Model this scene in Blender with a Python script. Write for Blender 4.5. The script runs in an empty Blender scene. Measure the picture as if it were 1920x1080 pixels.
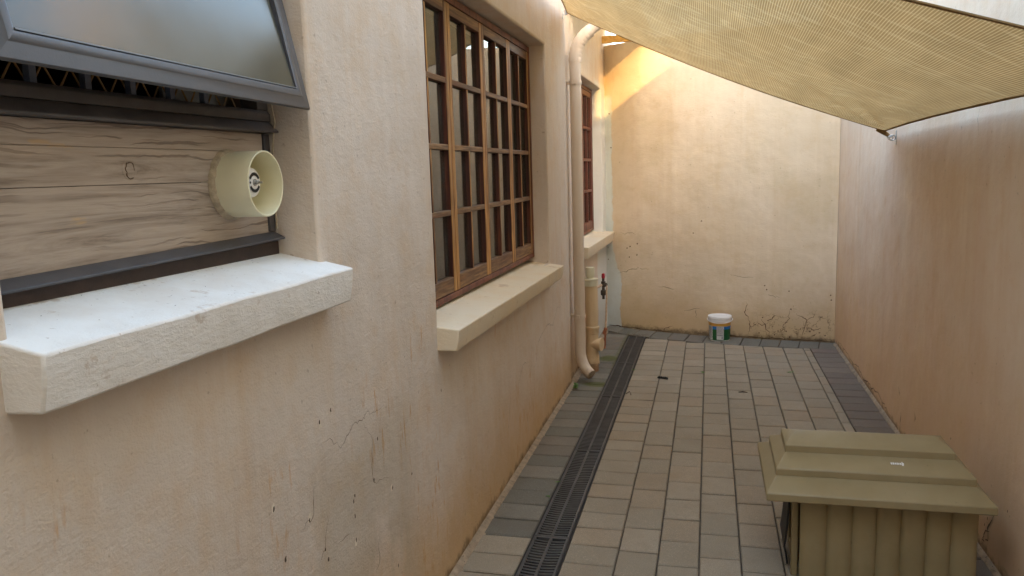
import bpy, bmesh, math, random
from mathutils import Vector, Matrix, noise
random.seed(7)
S = bpy.context.scene
C = S.collection
R = math.radians
# ------------------------------------------------------------ camera
cam_d = bpy.data.cameras.new('camera'); cam = bpy.data.objects.new('camera', cam_d); C.objects.link(cam); S.camera = cam
cam_d.sensor_width = 36; cam_d.lens = 1490/1920*36; cam_d.clip_start = .03; cam_d.clip_end = 500
def cam_matrix(yaw, pitch, roll, h):
    cy, sy, cp, sp = math.cos(yaw), math.sin(yaw), math.cos(pitch), math.sin(pitch)
    f = Vector((sy*cp, cy*cp, -sp)); r = Vector((cy, -sy, 0)); d = f.cross(r)
    cr, sr = math.cos(roll), math.sin(roll)
    r2 = cr*r+sr*d; d2 = -sr*r+cr*d
    m = Matrix((r2, -d2, -f)).transposed().to_4x4(); m.translation = (0, 0, h); return m
cam.matrix_world = cam_matrix(-0.2453, 0.1453, 0.0310, 1.683)
# ------------------------------------------------------------ light
SUN = Vector((1, -2.2, .65)).normalized()          # towards the sun
w = bpy.data.worlds.new('World'); S.world = w; w.use_nodes = True
nt = w.node_tree; bg = nt.nodes['Background']
sky = nt.nodes.new('ShaderNodeTexSky'); sky.sky_type = 'NISHITA'; sky.sun_disc = False
sky.sun_elevation = math.asin(SUN.z); sky.sun_rotation = math.atan2(SUN.x, SUN.y)
sky.air_density = 1.0; sky.dust_density = 2.5; sky.ozone_density = .6
wb = nt.nodes.new('ShaderNodeMix'); wb.data_type = 'RGBA'; wb.blend_type = 'MULTIPLY'; wb.inputs[0].default_value = 1; wb.inputs[7].default_value = (1, .945, .87, 1)   # camera white balance
nt.links.new(sky.outputs[0], wb.inputs[6]); nt.links.new(wb.outputs[2], bg.inputs[0]); bg.inputs[1].default_value = .15
sl = bpy.data.lights.new('sun', 'SUN'); sl.energy = 2.0; sl.angle = R(.5); sl.color = (1, .74, .40)
so = bpy.data.objects.new('sun', sl); C.objects.link(so); so.rotation_euler = SUN.to_track_quat('Z', 'Y').to_euler(); so.location = (4, -6, 9)
vs = S.view_settings; vs.view_transform = 'Standard'; vs.look = 'None'; vs.gamma = 1; vs.exposure = 3.92
S.cycles.max_bounces = 14; S.cycles.diffuse_bounces = 8; S.cycles.transparent_max_bounces = 16; S.cycles.transmission_bounces = 8
S.cycles.sample_clamp_indirect = 6

# ------------------------------------------------------------ materials
def lin(c): return tuple(((v/255)/12.92 if v/255 <= .04045 else ((v/255+.055)/1.055)**2.4) for v in c)+(1,)
class NB:
    """small node helper"""
    def __init__(s, name):
        s.m = bpy.data.materials.new(name); s.m.use_nodes = True; s.t = s.m.node_tree; s.n = s.t.nodes
        s.p = s.n['Principled BSDF']; s.out = s.n['Material Output']
        s.tc = s.n.new('ShaderNodeTexCoord'); s.co = s.tc.outputs['Object']
    def L(s, a, b): s.t.links.new(a, b)
    def put(s, sock, v):
        if isinstance(v, bpy.types.NodeSocket): s.L(v, sock)
        else: sock.default_value = v
    def mapping(s, scale=(1, 1, 1), loc=(0, 0, 0), co=None):
        n = s.n.new('ShaderNodeMapping'); s.put(n.inputs[0], co or s.co); n.inputs['Scale'].default_value = scale; n.inputs['Location'].default_value = loc; return n.outputs[0]
    def noise(s, scale, detail=4, rough=.55, co=None, dist=0, col=False):
        n = s.n.new('ShaderNodeTexNoise'); s.put(n.inputs['Vector'], co or s.co); n.inputs['Scale'].default_value = scale
        n.inputs['Detail'].default_value = detail; n.inputs['Roughness'].default_value = rough; n.inputs['Distortion'].default_value = dist
        return n.outputs[1 if col else 0]
    def ramp(s, f, stops, interp='LINEAR'):
        n = s.n.new('ShaderNodeValToRGB'); s.put(n.inputs[0], f); r = n.color_ramp; r.interpolation = interp
        while len(r.elements) < len(stops): r.elements.new(.5)
        for e, (p, c) in zip(r.elements, stops):
            e.position = p; e.color = c if isinstance(c, tuple) else (c, c, c, 1)
        return n.outputs[0]
    def math(s, op, a, b=0.0, c=None, clamp=False):
        n = s.n.new('ShaderNodeMath'); n.operation = op; s.put(n.inputs[0], a); s.put(n.inputs[1], b); n.use_clamp = clamp
        if c is not None: s.put(n.inputs[2], c)
        return n.outputs[0]
    def mix(s, f, a, b, blend='MIX'):
        n = s.n.new('ShaderNodeMix'); n.data_type = 'RGBA'; n.blend_type = blend; s.put(n.inputs[0], f); s.put(n.inputs[6], a); s.put(n.inputs[7], b); return n.outputs[2]
    def step(s, v, lo, hi):
        n = s.n.new('ShaderNodeMapRange'); n.interpolation_type = 'SMOOTHSTEP'; s.put(n.inputs[0], v); n.inputs[1].default_value = lo; n.inputs[2].default_value = hi; n.inputs[3].default_value = 0; n.inputs[4].default_value = 1; return n.outputs[0]
    def xyz(s, co=None):
        n = s.n.new('ShaderNodeSeparateXYZ'); s.put(n.inputs[0], co or s.co); return n.outputs
    def bump(s, h, strength, dist=.01, prev=None):
        n = s.n.new('ShaderNodeBump'); s.put(n.inputs['Height'], h); s.put(n.inputs['Strength'], strength); n.inputs['Distance'].default_value = dist
        if prev: s.L(prev, n.inputs['Normal'])
        return n.outputs[0]
    def fin(s, color=None, rough=None, normal=None, **k):
        if color is not None: s.put(s.p.inputs['Base Color'], color)
        if rough is not None: s.put(s.p.inputs['Roughness'], rough)
        if normal is not None: s.L(normal, s.p.inputs['Normal'])
        for a, b in k.items(): s.put(s.p.inputs[a.replace('_', ' ')], b)
        return s.m

def simple(name, col, rough=.6, var=.12, scale=30, bumpv=.15, bscale=200, **k):
    b = NB(name); n = b.noise(scale, 5, .6)
    c2 = tuple(min(1, v*(1+var)) for v in col[:3])+(1,); c1 = tuple(v*(1-var) for v in col[:3])+(1,)
    col_s = b.ramp(n, [(.3, c1), (.7, c2)])
    return b.fin(col_s, rough, b.bump(b.noise(bscale, 3), bumpv, .002), **k)

# plaster -----------------------------------------------------------------
def plaster(name, base, warm, pale, kind):
    b = NB(name); X, Y, Z = b.xyz()
    big = b.noise(1.3, 5, .6); mid = b.noise(6, 6, .65)
    c = b.mix(b.ramp(big, [(.35, 0.0), (.68, 1.0)]), base, pale)
    c = b.mix(b.math('MULTIPLY', b.ramp(mid, [(.5, 0.0), (.72, 1.0)]), .35), c, warm)
    # vertical streaks of water and roller marks
    st = b.noise(1, 4, .7, co=b.mapping((9, 9, .55)))
    c = b.mix(b.math('MULTIPLY', b.ramp(st, [(.5, 0.0), (.75, 1.0)]), .28), c, warm)
    st2 = b.noise(1, 3, .6, co=b.mapping((14, 14, .5), (3, 7, 1)))
    c = b.mix(b.math('MULTIPLY', b.ramp(st2, [(.52, 0.0), (.78, 1.0)]), .22), c, tuple(min(1, v*1.15) for v in pale[:3])+(1,))
    # warm bounce light painted into the colour towards the ground, ragged edge
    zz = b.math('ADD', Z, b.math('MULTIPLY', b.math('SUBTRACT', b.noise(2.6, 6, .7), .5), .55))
    warm_bounce = b.math('SUBTRACT', 1.0, b.step(zz, .0, 1.5 if kind == 'right' else .66))
    c = b.mix(b.math('MULTIPLY', warm_bounce, .72 if kind == 'right' else .9), c, tuple(v for v in warm[:3])+(1,))
    # efflorescence and dark dirt right at the foot
    foot = b.math('SUBTRACT', 1.0, b.step(b.math('ADD', Z, b.math('MULTIPLY', b.math('SUBTRACT', b.noise(14, 6, .7), .5), .16)), .0, .06))
    c = b.mix(b.math('MULTIPLY', foot, .75), c, lin((92, 74, 52)))
    # fine dirt specks
    sp = b.noise(38, 3, .5); c = b.mix(b.math('MULTIPLY', b.ramp(sp, [(.70, 0.0), (.74, 1.0)]), .35), c, lin((120, 98, 74)))
    if kind == 'near':
        # roller-marks of an older orange coat showing through in vertical flecks
        fl = b.noise(1, 3, .75, co=b.mapping((1, 26, 6))); reg = b.noise(2.2, 2, .5, co=b.mapping((1, 1, 1), (0, 3.1, 1.7)))
        m = b.math('MULTIPLY', b.ramp(fl, [(.56, 0.0), (.66, 1.0)]), b.ramp(reg, [(.5, 0.0), (.62, 1.0)]))
        low = b.math('SUBTRACT', 1.0, b.step(Z, 1.0, 1.35))
        c = b.mix(b.math('MULTIPLY', b.math('MULTIPLY', m, low), .7), c, lin((196, 150, 100)))
        # smooth grey-beige repair patches below
        rp = b.noise(3.2, 4, .6, co=b.mapping((1, 1, .45), (0, .9, 0)))
        rg = b.math('MULTIPLY', b.step(Y, 1.7, 1.95), b.math('SUBTRACT', 1.0, b.step(Y, 2.5, 2.75)))
        rg = b.math('MULTIPLY', rg, b.math('SUBTRACT', 1.0, b.step(Z, .75, 1.0)))
        c = b.mix(b.math('MULTIPLY', b.math('MULTIPLY', b.ramp(rp, [(.45, 0.0), (.52, 1.0)]), rg), .38), c, lin((168, 154, 130)))
        # far end painted blue-white beside the corner
        wy = b.math('ADD', Y, b.math('MULTIPLY', b.math('SUBTRACT', b.noise(9, 5), .5), .25))
        wm = b.math('MULTIPLY', b.step(wy, 7.72, 7.86), b.math('SUBTRACT', 1.0, b.step(Z, 2.50, 2.56)))
        c = b.mix(b.math('MULTIPLY', wm, .9), c, lin((212, 214, 210)))
    if kind == 'back':
        # bare blue-grey strip up the left corner, wider at the foot
        lim = b.math('MULTIPLY_ADD', b.math('SUBTRACT', 1.0, b.step(Z, .55, .85)), .085, -.992)
        lim = b.math('ADD', lim, b.math('MULTIPLY', b.math('SUBTRACT', b.noise(7, 6, .6), .5), .09))
        m = b.math('SUBTRACT', 1.0, b.step(b.math('SUBTRACT', X, lim), -.005, .008))
        m = b.math('MULTIPLY', m, b.math('SUBTRACT', 1.0, b.step(Z, 2.38, 2.46)))
        c = b.mix(b.math('MULTIPLY', m, .9), c, lin((204, 209, 206)))
        # grey mould near the sail side and dusty brown clouds
        md = b.math('MULTIPLY', b.ramp(b.noise(2.1, 5, .65, co=b.mapping((1, 1, 1), (4, 0, 2))), [(.5, 0.0), (.75, 1.0)]), .35)
        c = b.mix(md, c, lin((176, 156, 112)))
        # peeling at bottom right
        pm = b.math('MULTIPLY', b.step(X, .35, .6), b.math('SUBTRACT', 1.0, b.step(Z, .12, .38)))
        v = b.n.new('ShaderNodeTexVoronoi'); v.feature = 'DISTANCE_TO_EDGE'; v.inputs['Scale'].default_value = 9
        wob = b.n.new('ShaderNodeVectorMath'); wob.operation = 'MULTIPLY_ADD'; b.L(b.noise(10, 4, .7, col=True), wob.inputs[0]); wob.inputs[1].default_value = (.22, .22, .22); b.L(b.co, wob.inputs[2])
        b.L(wob.outputs[0], v.inputs['Vector'])
        ck = b.math('SUBTRACT', 1.0, b.step(v.outputs[0], .012, .035))
        ck = b.math('MULTIPLY', b.math('MULTIPLY', ck, pm), b.ramp(b.noise(6, 3), [(.42, 0.0), (.55, 1.0)]))
        c = b.mix(b.math('MULTIPLY', ck, .8), c, lin((84, 62, 40)))
    if kind == 'right':
        ck = b.noise(1, 5, .7, co=b.mapping((1, 3, .22), (0, 2, 0)))
        c = b.mix(b.math('MULTIPLY', b.ramp(ck, [(.45, 0.0), (.7, 1.0)]), .3), c, lin((205, 168, 146)))
    # bump: trowel waves, roller stipple and grit
    h1 = b.bump(b.noise(2.3, 3, .5), .5, .05)
    h2 = b.bump(b.noise(34, 5, .65, dist=.25, co=b.mapping((1, .8, 1.5))), .42 if kind == 'near' else .24, .007, h1)
    h3 = b.bump(b.noise(150, 3, .6), .5 if kind == 'near' else .3, .003, h2)
    return b.fin(c, .86, h3, Specular_IOR_Level=.25)
M = {}
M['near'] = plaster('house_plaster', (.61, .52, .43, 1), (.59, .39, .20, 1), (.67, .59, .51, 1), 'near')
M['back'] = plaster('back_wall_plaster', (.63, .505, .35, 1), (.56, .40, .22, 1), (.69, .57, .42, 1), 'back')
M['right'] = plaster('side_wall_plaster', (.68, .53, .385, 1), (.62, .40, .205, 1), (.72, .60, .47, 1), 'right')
M['crack'] = simple('crack_dark', lin((96, 74, 52)), .95, .3, 60)
M['sealgreen'] = simple('weathered_joint_filler', lin((128, 128, 104)), .95, .2, 60)
M['chip'] = simple('chipped_render', lin((84, 70, 56)), .95, .3, 90)
M['chippale'] = simple('pale_filler', lin((220, 208, 188)), .9, .1, 90)

def sillmat(name, top, side, dirt):
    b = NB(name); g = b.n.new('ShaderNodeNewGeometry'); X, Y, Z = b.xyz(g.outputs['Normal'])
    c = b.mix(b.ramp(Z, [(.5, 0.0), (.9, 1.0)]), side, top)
    n = b.noise(4.5, 6, .65); c = b.mix(b.math('MULTIPLY', b.ramp(n, [(.44, 0.0), (.66, 1.0)]), .65), c, dirt)
    n3 = b.noise(8, 5, .7, co=b.mapping((1, 1, 1), (5, 2, 9))); c = b.mix(b.math('MULTIPLY', b.ramp(n3, [(.62, 0.0), (.67, 1.0)]), .45), c, lin((176, 150, 122)))
    n2 = b.noise(60, 3, .6); c = b.mix(b.math('MULTIPLY', b.ramp(n2, [(.68, 0.0), (.74, 1.0)]), .5), c, lin((150, 130, 108)))
    h1 = b.bump(b.noise(7, 3, .5), .35, .02)
    h2 = b.bump(b.noise(46, 5, .65, dist=.35, co=b.mapping((1, .7, 1.9))), b.math('MULTIPLY_ADD', b.ramp(Z, [(.5, 1.0), (.9, 0.0)]), .30, .10), .007, h1)
    return b.fin(c, .8, b.bump(b.noise(190, 3), .35, .002, h2), Specular_IOR_Level=.25)
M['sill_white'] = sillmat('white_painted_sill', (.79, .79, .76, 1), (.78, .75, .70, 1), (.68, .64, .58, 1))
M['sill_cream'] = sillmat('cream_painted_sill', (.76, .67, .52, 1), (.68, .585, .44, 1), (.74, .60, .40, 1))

# paving ------------------------------------------------------------------
def brickmat(name, a, b_, cst):
    b = NB(name); at = b.n.new('ShaderNodeAttribute'); at.attribute_name = 'tone'; at.attribute_type = 'GEOMETRY'
    s = b.n.new('ShaderNodeSeparateColor'); b.L(at.outputs['Color'], s.inputs[0])
    c = b.mix(s.outputs[0], a, b_); c = b.mix(b.math('MULTIPLY', s.outputs[1], .45), c, cst)
    g = b.noise(330, 3, .7); c = b.mix(b.math('MULTIPLY', b.ramp(g, [(.35, 0.0), (.65, 1.0)]), .6), c, tuple(v*.5 for v in a[:3])+(1,))
    g2 = b.noise(260, 2, .5, co=b.mapping((1, 1, 1), (3, 3, 0))); c = b.mix(b.math('MULTIPLY', b.ramp(g2, [(.62, 0.0), (.70, 1.0)]), .5), c, tuple(min(1, v*1.6) for v in b_[:3])+(1,))
    d = b.noise(3.2, 6, .65); c = b.mix(b.math('MULTIPLY', b.ramp(d, [(.45, 0.0), (.75, 1.0)]), .42), c, tuple(v*.6 for v in cst[:3])+(1,))
    d2 = b.noise(18, 5, .7); c = b.mix(b.math('MULTIPLY', b.ramp(d2, [(.5, 0.0), (.8, 1.0)]), .3), c, tuple(v*.62 for v in a[:3])+(1,))
    # moss where the water runs out of the pipes
    X, Y, Z = b.xyz()
    def spot(x, y, rx, ry):
        q = b.math('ADD', b.math('POWER', b.math('DIVIDE', b.math('SUBTRACT', X, x), rx), 2), b.math('POWER', b.math('DIVIDE', b.math('SUBTRACT', Y, y), ry), 2))
        q = b.math('ADD', q, b.math('MULTIPLY', b.math('SUBTRACT', b.noise(12, 5, .7), .5), 1.4))
        return b.math('SUBTRACT', 1.0, b.step(q, .3, 1.1))
    m = b.math('MAXIMUM', spot(-.86, 6.08, .12, .09), spot(-.86, 6.95, .12, .12))
    m = b.math('MAXIMUM', m, b.math('MULTIPLY', spot(-.80, 7.4, .03, .9), .5))
    c = b.mix(b.math('MULTIPLY', m, .8), c, (.10, .105, .03, 1))
    return b.fin(c, .88, b.bump(b.noise(240, 4, .7), .55, .003, b.bump(b.noise(12, 3), .3, .006)), Specular_IOR_Level=.15)
M['paver'] = brickmat('paver_buff', (.345, .295, .22, 1), (.425, .36, .27, 1), (.40, .30, .20, 1))
M['paver_dark'] = brickmat('paver_charcoal', (.19, .178, .145, 1), (.28, .255, .205, 1), (.24, .19, .15, 1))
M['paver_plum'] = brickmat('paver_plum', (.20, .168, .135, 1), (.265, .22, .175, 1), (.24, .17, .15, 1))
b = NB('joint_sand'); c = b.ramp(b.noise(30, 6, .7), [(.3, (.055, .044, .032, 1)), (.7, (.115, .092, .066, 1))])
M['sand'] = b.fin(c, .95, b.bump(b.noise(300, 4), .6, .003))
M['mortar'] = simple('mortar_strip', (.32, .245, .165, 1), .95, .3, 25, .6, 90)

# others -------------------------------------------------------------------
def wood(name, cols, axis, gscale=1.0, rough=.6, knots=False, bumpv=.35, wear=None, facing=False, lines=False):
    b = NB(name)
    sc = {'y': (14, .9, 14), 'z': (16, 16, .9)}[axis]; sc = tuple(v*gscale for v in sc)
    mp = b.mapping(sc)
    n = b.noise(1.0, 6, .7, co=mp, dist=1.1); f = b.noise(4.5, 4, .6, co=mp)
    v = b.math('ADD', b.math('MULTIPLY', n, .75), b.math('MULTIPLY', f, .25))
    c = b.ramp(v, cols)
    if wear:
        wn = b.noise(1, 5, .7, co=b.mapping(tuple(q*.35 for q in sc), (2, 1, 5)))
        k = b.ramp(wn, [(.47, 0.0), (.60, 1.0)])
        if facing:      # only the outward faces are bleached by the weather
            g = b.n.new('ShaderNodeNewGeometry'); o_ = b.xyz(g.outputs['Normal']); k = b.math('MULTIPLY', b.ramp(wn, [(.38, .05), (.56, 1.0)]), b.math('MAXIMUM', b.step(o_[0], .3, .8), b.step(o_[2], .3, .8)))
        c = b.mix(k, c, b.ramp(f, [(.3, wear[0]), (.7, wear[1])]))
    if lines:       # fine open cracks along the grain
        wb_ = b.n.new('ShaderNodeVectorMath'); wb_.operation = 'MULTIPLY_ADD'; b.L(b.noise(5, 3, .6, col=True), wb_.inputs[0]); wb_.inputs[1].default_value = (0, 0, .035); b.L(b.co, wb_.inputs[2])
        ln = b.noise(1, 3, .6, co=b.mapping((1, 2.2, 95), (0, 4, 0), co=wb_.outputs[0])); k = b.math('MULTIPLY', b.ramp(ln, [(.57, 0.0), (.60, 1.0)]), b.ramp(b.noise(3, 3), [(.38, 0.0), (.55, 1.0)]))
        c = b.mix(b.math('MULTIPLY', k, .55), c, lin((84, 64, 48))); v = b.math('SUBTRACT', v, b.math('MULTIPLY', k, .3))
        pt = b.noise(1, 4, .6, co=b.mapping((5, 5, 22), (0, 1.3, 0))); c = b.mix(b.math('MULTIPLY', b.ramp(pt, [(.66, 0.0), (.72, 1.0)]), .6), c, lin((196, 160, 112)))
    return b.fin(c, rough, b.bump(v, bumpv, .004))
M['plank'] = wood('weathered_painted_plank', [(.34, lin((112, 96, 82))), (.45, lin((158, 142, 126))), (.56, lin((178, 162, 146))), (.70, lin((150, 134, 118)))], 'y', 1.6, .75, bumpv=.6, wear=[lin((168, 150, 132)), lin((186, 168, 150))], lines=True)
M['wood'] = wood('stained_window_wood', [(.32, lin((30, 12, 8))), (.5, lin((66, 28, 16))), (.68, lin((112, 56, 30)))], 'z', 1.5, .5, wear=[lin((104, 58, 30)), lin((216, 166, 94))], facing=True)
M['wood_h'] = wood('stained_window_rail', [(.32, lin((34, 16, 10))), (.5, lin((80, 42, 26))), (.68, lin((124, 76, 46)))], 'y', 1.5, .55, wear=[lin((78, 50, 34)), lin((160, 126, 86))], facing=True)
M['wood_red'] = wood('red_stained_window_wood', [(.3, lin((40, 16, 10))), (.5, lin((84, 36, 22))), (.7, lin((124, 62, 40)))], 'z', 1.5, .5, wear=[lin((98, 50, 32)), lin((136, 82, 56))], facing=True)
M['timber'] = wood('pine_timber', [(.3, lin((190, 140, 70))), (.6, lin((226, 180, 104)))], 'y', 1, .7)
M['dark_frame'] = simple('bronze_dark_frame', lin((82, 76, 74)), .5, .25, 12, .15)
M['black_frame'] = simple('black_brown_frame', lin((58, 42, 34)), .6, .3, 20, .2)
M['slate'] = simple('charcoal_aluminium_track', lin((74, 74, 78)), .45, .15, 12, .1)
M['alu'] = simple('grey_powdercoat_aluminium', lin((66, 64, 67)), .42, .10, 7, .08)
M['alu2'] = simple('dark_glazing_gasket', lin((30, 34, 46)), .5)
M['alubright'] = simple('worn_bead_edge', lin((96, 99, 102)), .4)
b = NB('frosted_glass'); M['frost'] = b.fin(b.ramp(b.noise(3, 3), [(.3, (.050, .052, .043, 1)), (.7, (.066, .068, .056, 1))]), b.ramp(b.noise(6, 3), [(.3, .17), (.7, .23)]), IOR=1.5, Specular_IOR_Level=.5)
def glass(name, ior, rough=.015, tint=(.55, .57, .55, 1)):
    b = NB(name); fr = b.n.new('ShaderNodeFresnel'); fr.inputs[0].default_value = ior
    gl = b.n.new('ShaderNodeBsdfGlossy'); gl.inputs['Roughness'].default_value = rough
    wv = b.bump(b.noise(3.0, 2, .5), .12, .01); b.L(wv, gl.inputs['Normal'])
    tr = b.n.new('ShaderNodeBsdfTransparent'); tr.inputs[0].default_value = tint
    mx = b.n.new('ShaderNodeMixShader'); b.L(fr.outputs[0], mx.inputs[0]); b.L(tr.outputs[0], mx.inputs[1]); b.L(gl.outputs[0], mx.inputs[2])
    df = b.n.new('ShaderNodeBsdfDiffuse'); df.inputs[0].default_value = (.45, .43, .38, 1)
    m2 = b.n.new('ShaderNodeMixShader'); b.L(b.ramp(b.noise(5, 6, .7), [(.35, .03), (.75, .12)]), m2.inputs[0]); b.L(mx.outputs[0], m2.inputs[1]); b.L(df.outputs[0], m2.inputs[2])
    b.L(m2.outputs[0], b.out.inputs[0]); return b.m
M['glass'] = glass('window_glass', 1.8)
M['glass_dark'] = glass('old_dim_glass', 1.22, .05, (.3, .3, .3, 1))
M['interior'] = simple('dim_interior', (.22, .19, .16, 1), .9)
M['curtain'] = simple('pale_blind', (.5, .5, .47, 1), .9)
M['steel_bar'] = simple('navy_steel_bar', lin((128, 136, 156)), .5)
M['brass_mesh'] = simple('brown_trellis', lin((190, 150, 96)), .6)
def pipepaint(name, c0, c1, dirt):
    b = NB(name); X, Y, Z = b.xyz()
    c = b.mix(b.ramp(b.noise(1, 4, .6, co=b.mapping((20, 20, 2))), [(.35, 0.0), (.7, 1.0)]), c0, c1)
    z2 = b.math('ADD', Z, b.math('MULTIPLY', b.math('SUBTRACT', b.noise(20, 5, .7), .5), .2))
    c = b.mix(b.math('MULTIPLY', b.math('SUBTRACT', 1.0, b.step(z2, -.02, .14)), .8), c, dirt)
    return b.fin(c, .5, b.bump(b.noise(60, 3), .15, .002))
M['down'] = pipepaint('painted_downpipe', (.60, .49, .375, 1), (.66, .56, .45, 1), lin((110, 72, 40)))
M['sewer'] = pipepaint('painted_sewer_pipe', (.62, .46, .27, 1), (.68, .52, .33, 1), lin((120, 70, 36)))
M['cap'] = simple('bare_cream_pvc', (.66, .62, .45, 1), .45, .05)
M['pvc'] = simple('yellowed_pvc', (.74, .69, .48, 1), .38, .06, 9, .08)
M['sealant'] = simple('rough_sealant', lin((176, 160, 134)), .8, .3, 60, 1.0, 120)
M['white_plastic'] = simple('white_plastic', (.82, .80, .78, 1), .35, .02)
M['rub'] = simple('black_rubber', (.012, .012, .013, 1), .55)
M['screw'] = simple('dull_steel', (.45, .44, .42, 1), .35, Metallic=.9)
b = NB('grate_plastic'); c = b.ramp(b.noise(9, 5, .7), [(.35, (.04, .041, .044, 1)), (.7, (.085, .085, .085, 1))])
X, Y, Z = b.xyz()
M['grate'] = b.fin(b.mix(b.math('MULTIPLY', b.ramp(b.noise(25, 5, .7), [(.5, 0.0), (.75, 1.0)]), .45), c, (.075, .07, .06, 1)), .42, b.bump(b.noise(120, 3), .2, .002))
M['channel'] = simple('wet_black_channel', (.006, .006, .006, 1), .6)
M['kennel'] = None
b = NB('olive_plastic'); X, Y, Z = b.xyz()
c = b.ramp(b.noise(5, 5, .6), [(.3, (.255, .195, .095, 1)), (.7, (.305, .24, .125, 1))])
c = b.mix(b.math('MULTIPLY', b.ramp(b.noise(2.2, 6, .7), [(.5, 0.0), (.75, 1.0)]), .4), c, (.38, .31, .19, 1))
c = b.mix(b.math('MULTIPLY', b.ramp(b.noise(55, 3, .6), [(.70, 0.0), (.74, 1.0)]), .4), c, (.12, .09, .05, 1))
M['kennel'] = b.fin(c, .5, b.bump(b.noise(260, 3), .12, .001))
M['flapblack'] = simple('black_flap', (.008, .008, .009, 1), .6)
M['bucket'] = simple('white_bucket_plastic', (.78, .78, .76, 1), .35, .03)
M['lab_green'] = simple('green_label', (.012, .10, .03, 1), .4, .1)
M['lab_blue'] = simple('blue_label', (.02, .16, .50, 1), .4, .1)
M['lab_orange'] = simple('orange_label', (.66, .36, .06, 1), .4, .1)
M['lab_white'] = simple('white_label', (.66, .66, .64, 1), .4, .04)
M['ink'] = simple('label_ink', (.07, .09, .12, 1), .5)
M['copper'] = simple('painted_copper', (.60, .44, .30, 1), .5, .2, 40)
M['rust'] = simple('rusty_copper', (.36, .13, .06, 1), .7, .3, 60)
M['valve'] = simple('dark_brass_valve', (.09, .075, .06, 1), .45, .4, 60, Metallic=.5)
M['redcap'] = simple('red_valve_cap', (.42, .02, .035, 1), .4)
M['leaf'] = simple('weed_leaf', (.10, .19, .035, 1), .6, .3, 90)
M['litter'] = simple('dry_litter', (.10, .07, .045, 1), .9, .5, 90)
M['galv'] = simple('galvanised_steel', (.5, .5, .5, 1), .35, .1, 60, Metallic=.85)
# shade cloth
def sailmat(name, hem=False):
    b = NB(name); X, Y, Z = b.xyz()
    wob = b.math('MULTIPLY', b.math('SUBTRACT', b.noise(2, 2), .5), .006)
    ph = b.math('MULTIPLY', b.math('ADD', X, wob), 2*math.pi/.0092)
    s = b.math('MULTIPLY_ADD', b.math('SINE', ph), .5, .5)
    pick = b.math('MULTIPLY_ADD', b.math('SINE', b.math('MULTIPLY', Y, 2*math.pi/.006)), .5, .5)
    gap = b.math('MULTIPLY', b.step(s, .55, .95), b.math('MULTIPLY_ADD', pick, .3, .7))
    fold = b.ramp(b.noise(1, 5, .65, co=b.mapping((7, 1.6, 1)), dist=.4), [(.35, .88), (.7, 1.08)])
    dk = (.335, .21, .085, 1); lt = (.60, .405, .19, 1)
    c = b.mix(gap, dk, lt); c = b.mix(1.0, c, fold, 'MULTIPLY')
    rot = b.n.new('ShaderNodeMapping'); b.L(b.co, rot.inputs[0]); rot.inputs['Rotation'].default_value = (0, 0, R(38)); rot.inputs['Scale'].default_value = (1.1, 6.5, 1)
    rd_ = b.noise(1, 4, .6, co=rot.outputs[0], dist=.5); cr_ = b.math('SUBTRACT', 1.0, b.math('MULTIPLY', b.math('ABSOLUTE', b.math('SUBTRACT', rd_, .52)), 40), clamp=True)
    c = b.mix(b.math('MULTIPLY', cr_, .16), c, (.88, .66, .34, 1))      # lighter crease lines put into the colour
    if hem: c = (.30, .19, .085, 1)
    df = b.n.new('ShaderNodeBsdfDiffuse'); b.put(df.inputs[0], c)
    tl = b.n.new('ShaderNodeBsdfTranslucent'); b.put(tl.inputs[0], c)
    nb = b.bump(b.noise(1, 5, .65, co=b.mapping((9, 2.2, 1)), dist=.6), .35, .02)
    b.L(nb, df.inputs['Normal']); b.L(nb, tl.inputs['Normal'])
    mx = b.n.new('ShaderNodeMixShader'); mx.inputs[0].default_value = .25 if hem else .66; b.L(df.outputs[0], mx.inputs[1]); b.L(tl.outputs[0], mx.inputs[2])
    if hem: b.L(mx.outputs[0], b.out.inputs[0]); return b.m
    tp = b.n.new('ShaderNodeBsdfTransparent'); tp.inputs[0].default_value = (1, .92, .72, 1)
    m2 = b.n.new('ShaderNodeMixShader'); b.L(b.math('MULTIPLY', gap, .02), m2.inputs[0]); b.L(mx.outputs[0], m2.inputs[1]); b.L(tp.outputs[0], m2.inputs[2])
    b.L(m2.outputs[0], b.out.inputs[0]); return b.m
M['sail'] = sailmat('shade_cloth'); M['hem'] = sailmat('shade_cloth_hem', True)
b = NB('translucent_roof_sheet'); df = b.n.new('ShaderNodeBsdfDiffuse'); df.inputs[0].default_value = (.8, .76, .62, 1)
tl = b.n.new('ShaderNodeBsdfTranslucent'); tl.inputs[0].default_value = (.9, .85, .68, 1); mx = b.n.new('ShaderNodeMixShader'); mx.inputs[0].default_value = .6
b.L(df.outputs[0], mx.inputs[1]); b.L(tl.outputs[0], mx.inputs[2]); b.L(mx.outputs[0], b.out.inputs[0]); M['sheet'] = b.m

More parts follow.
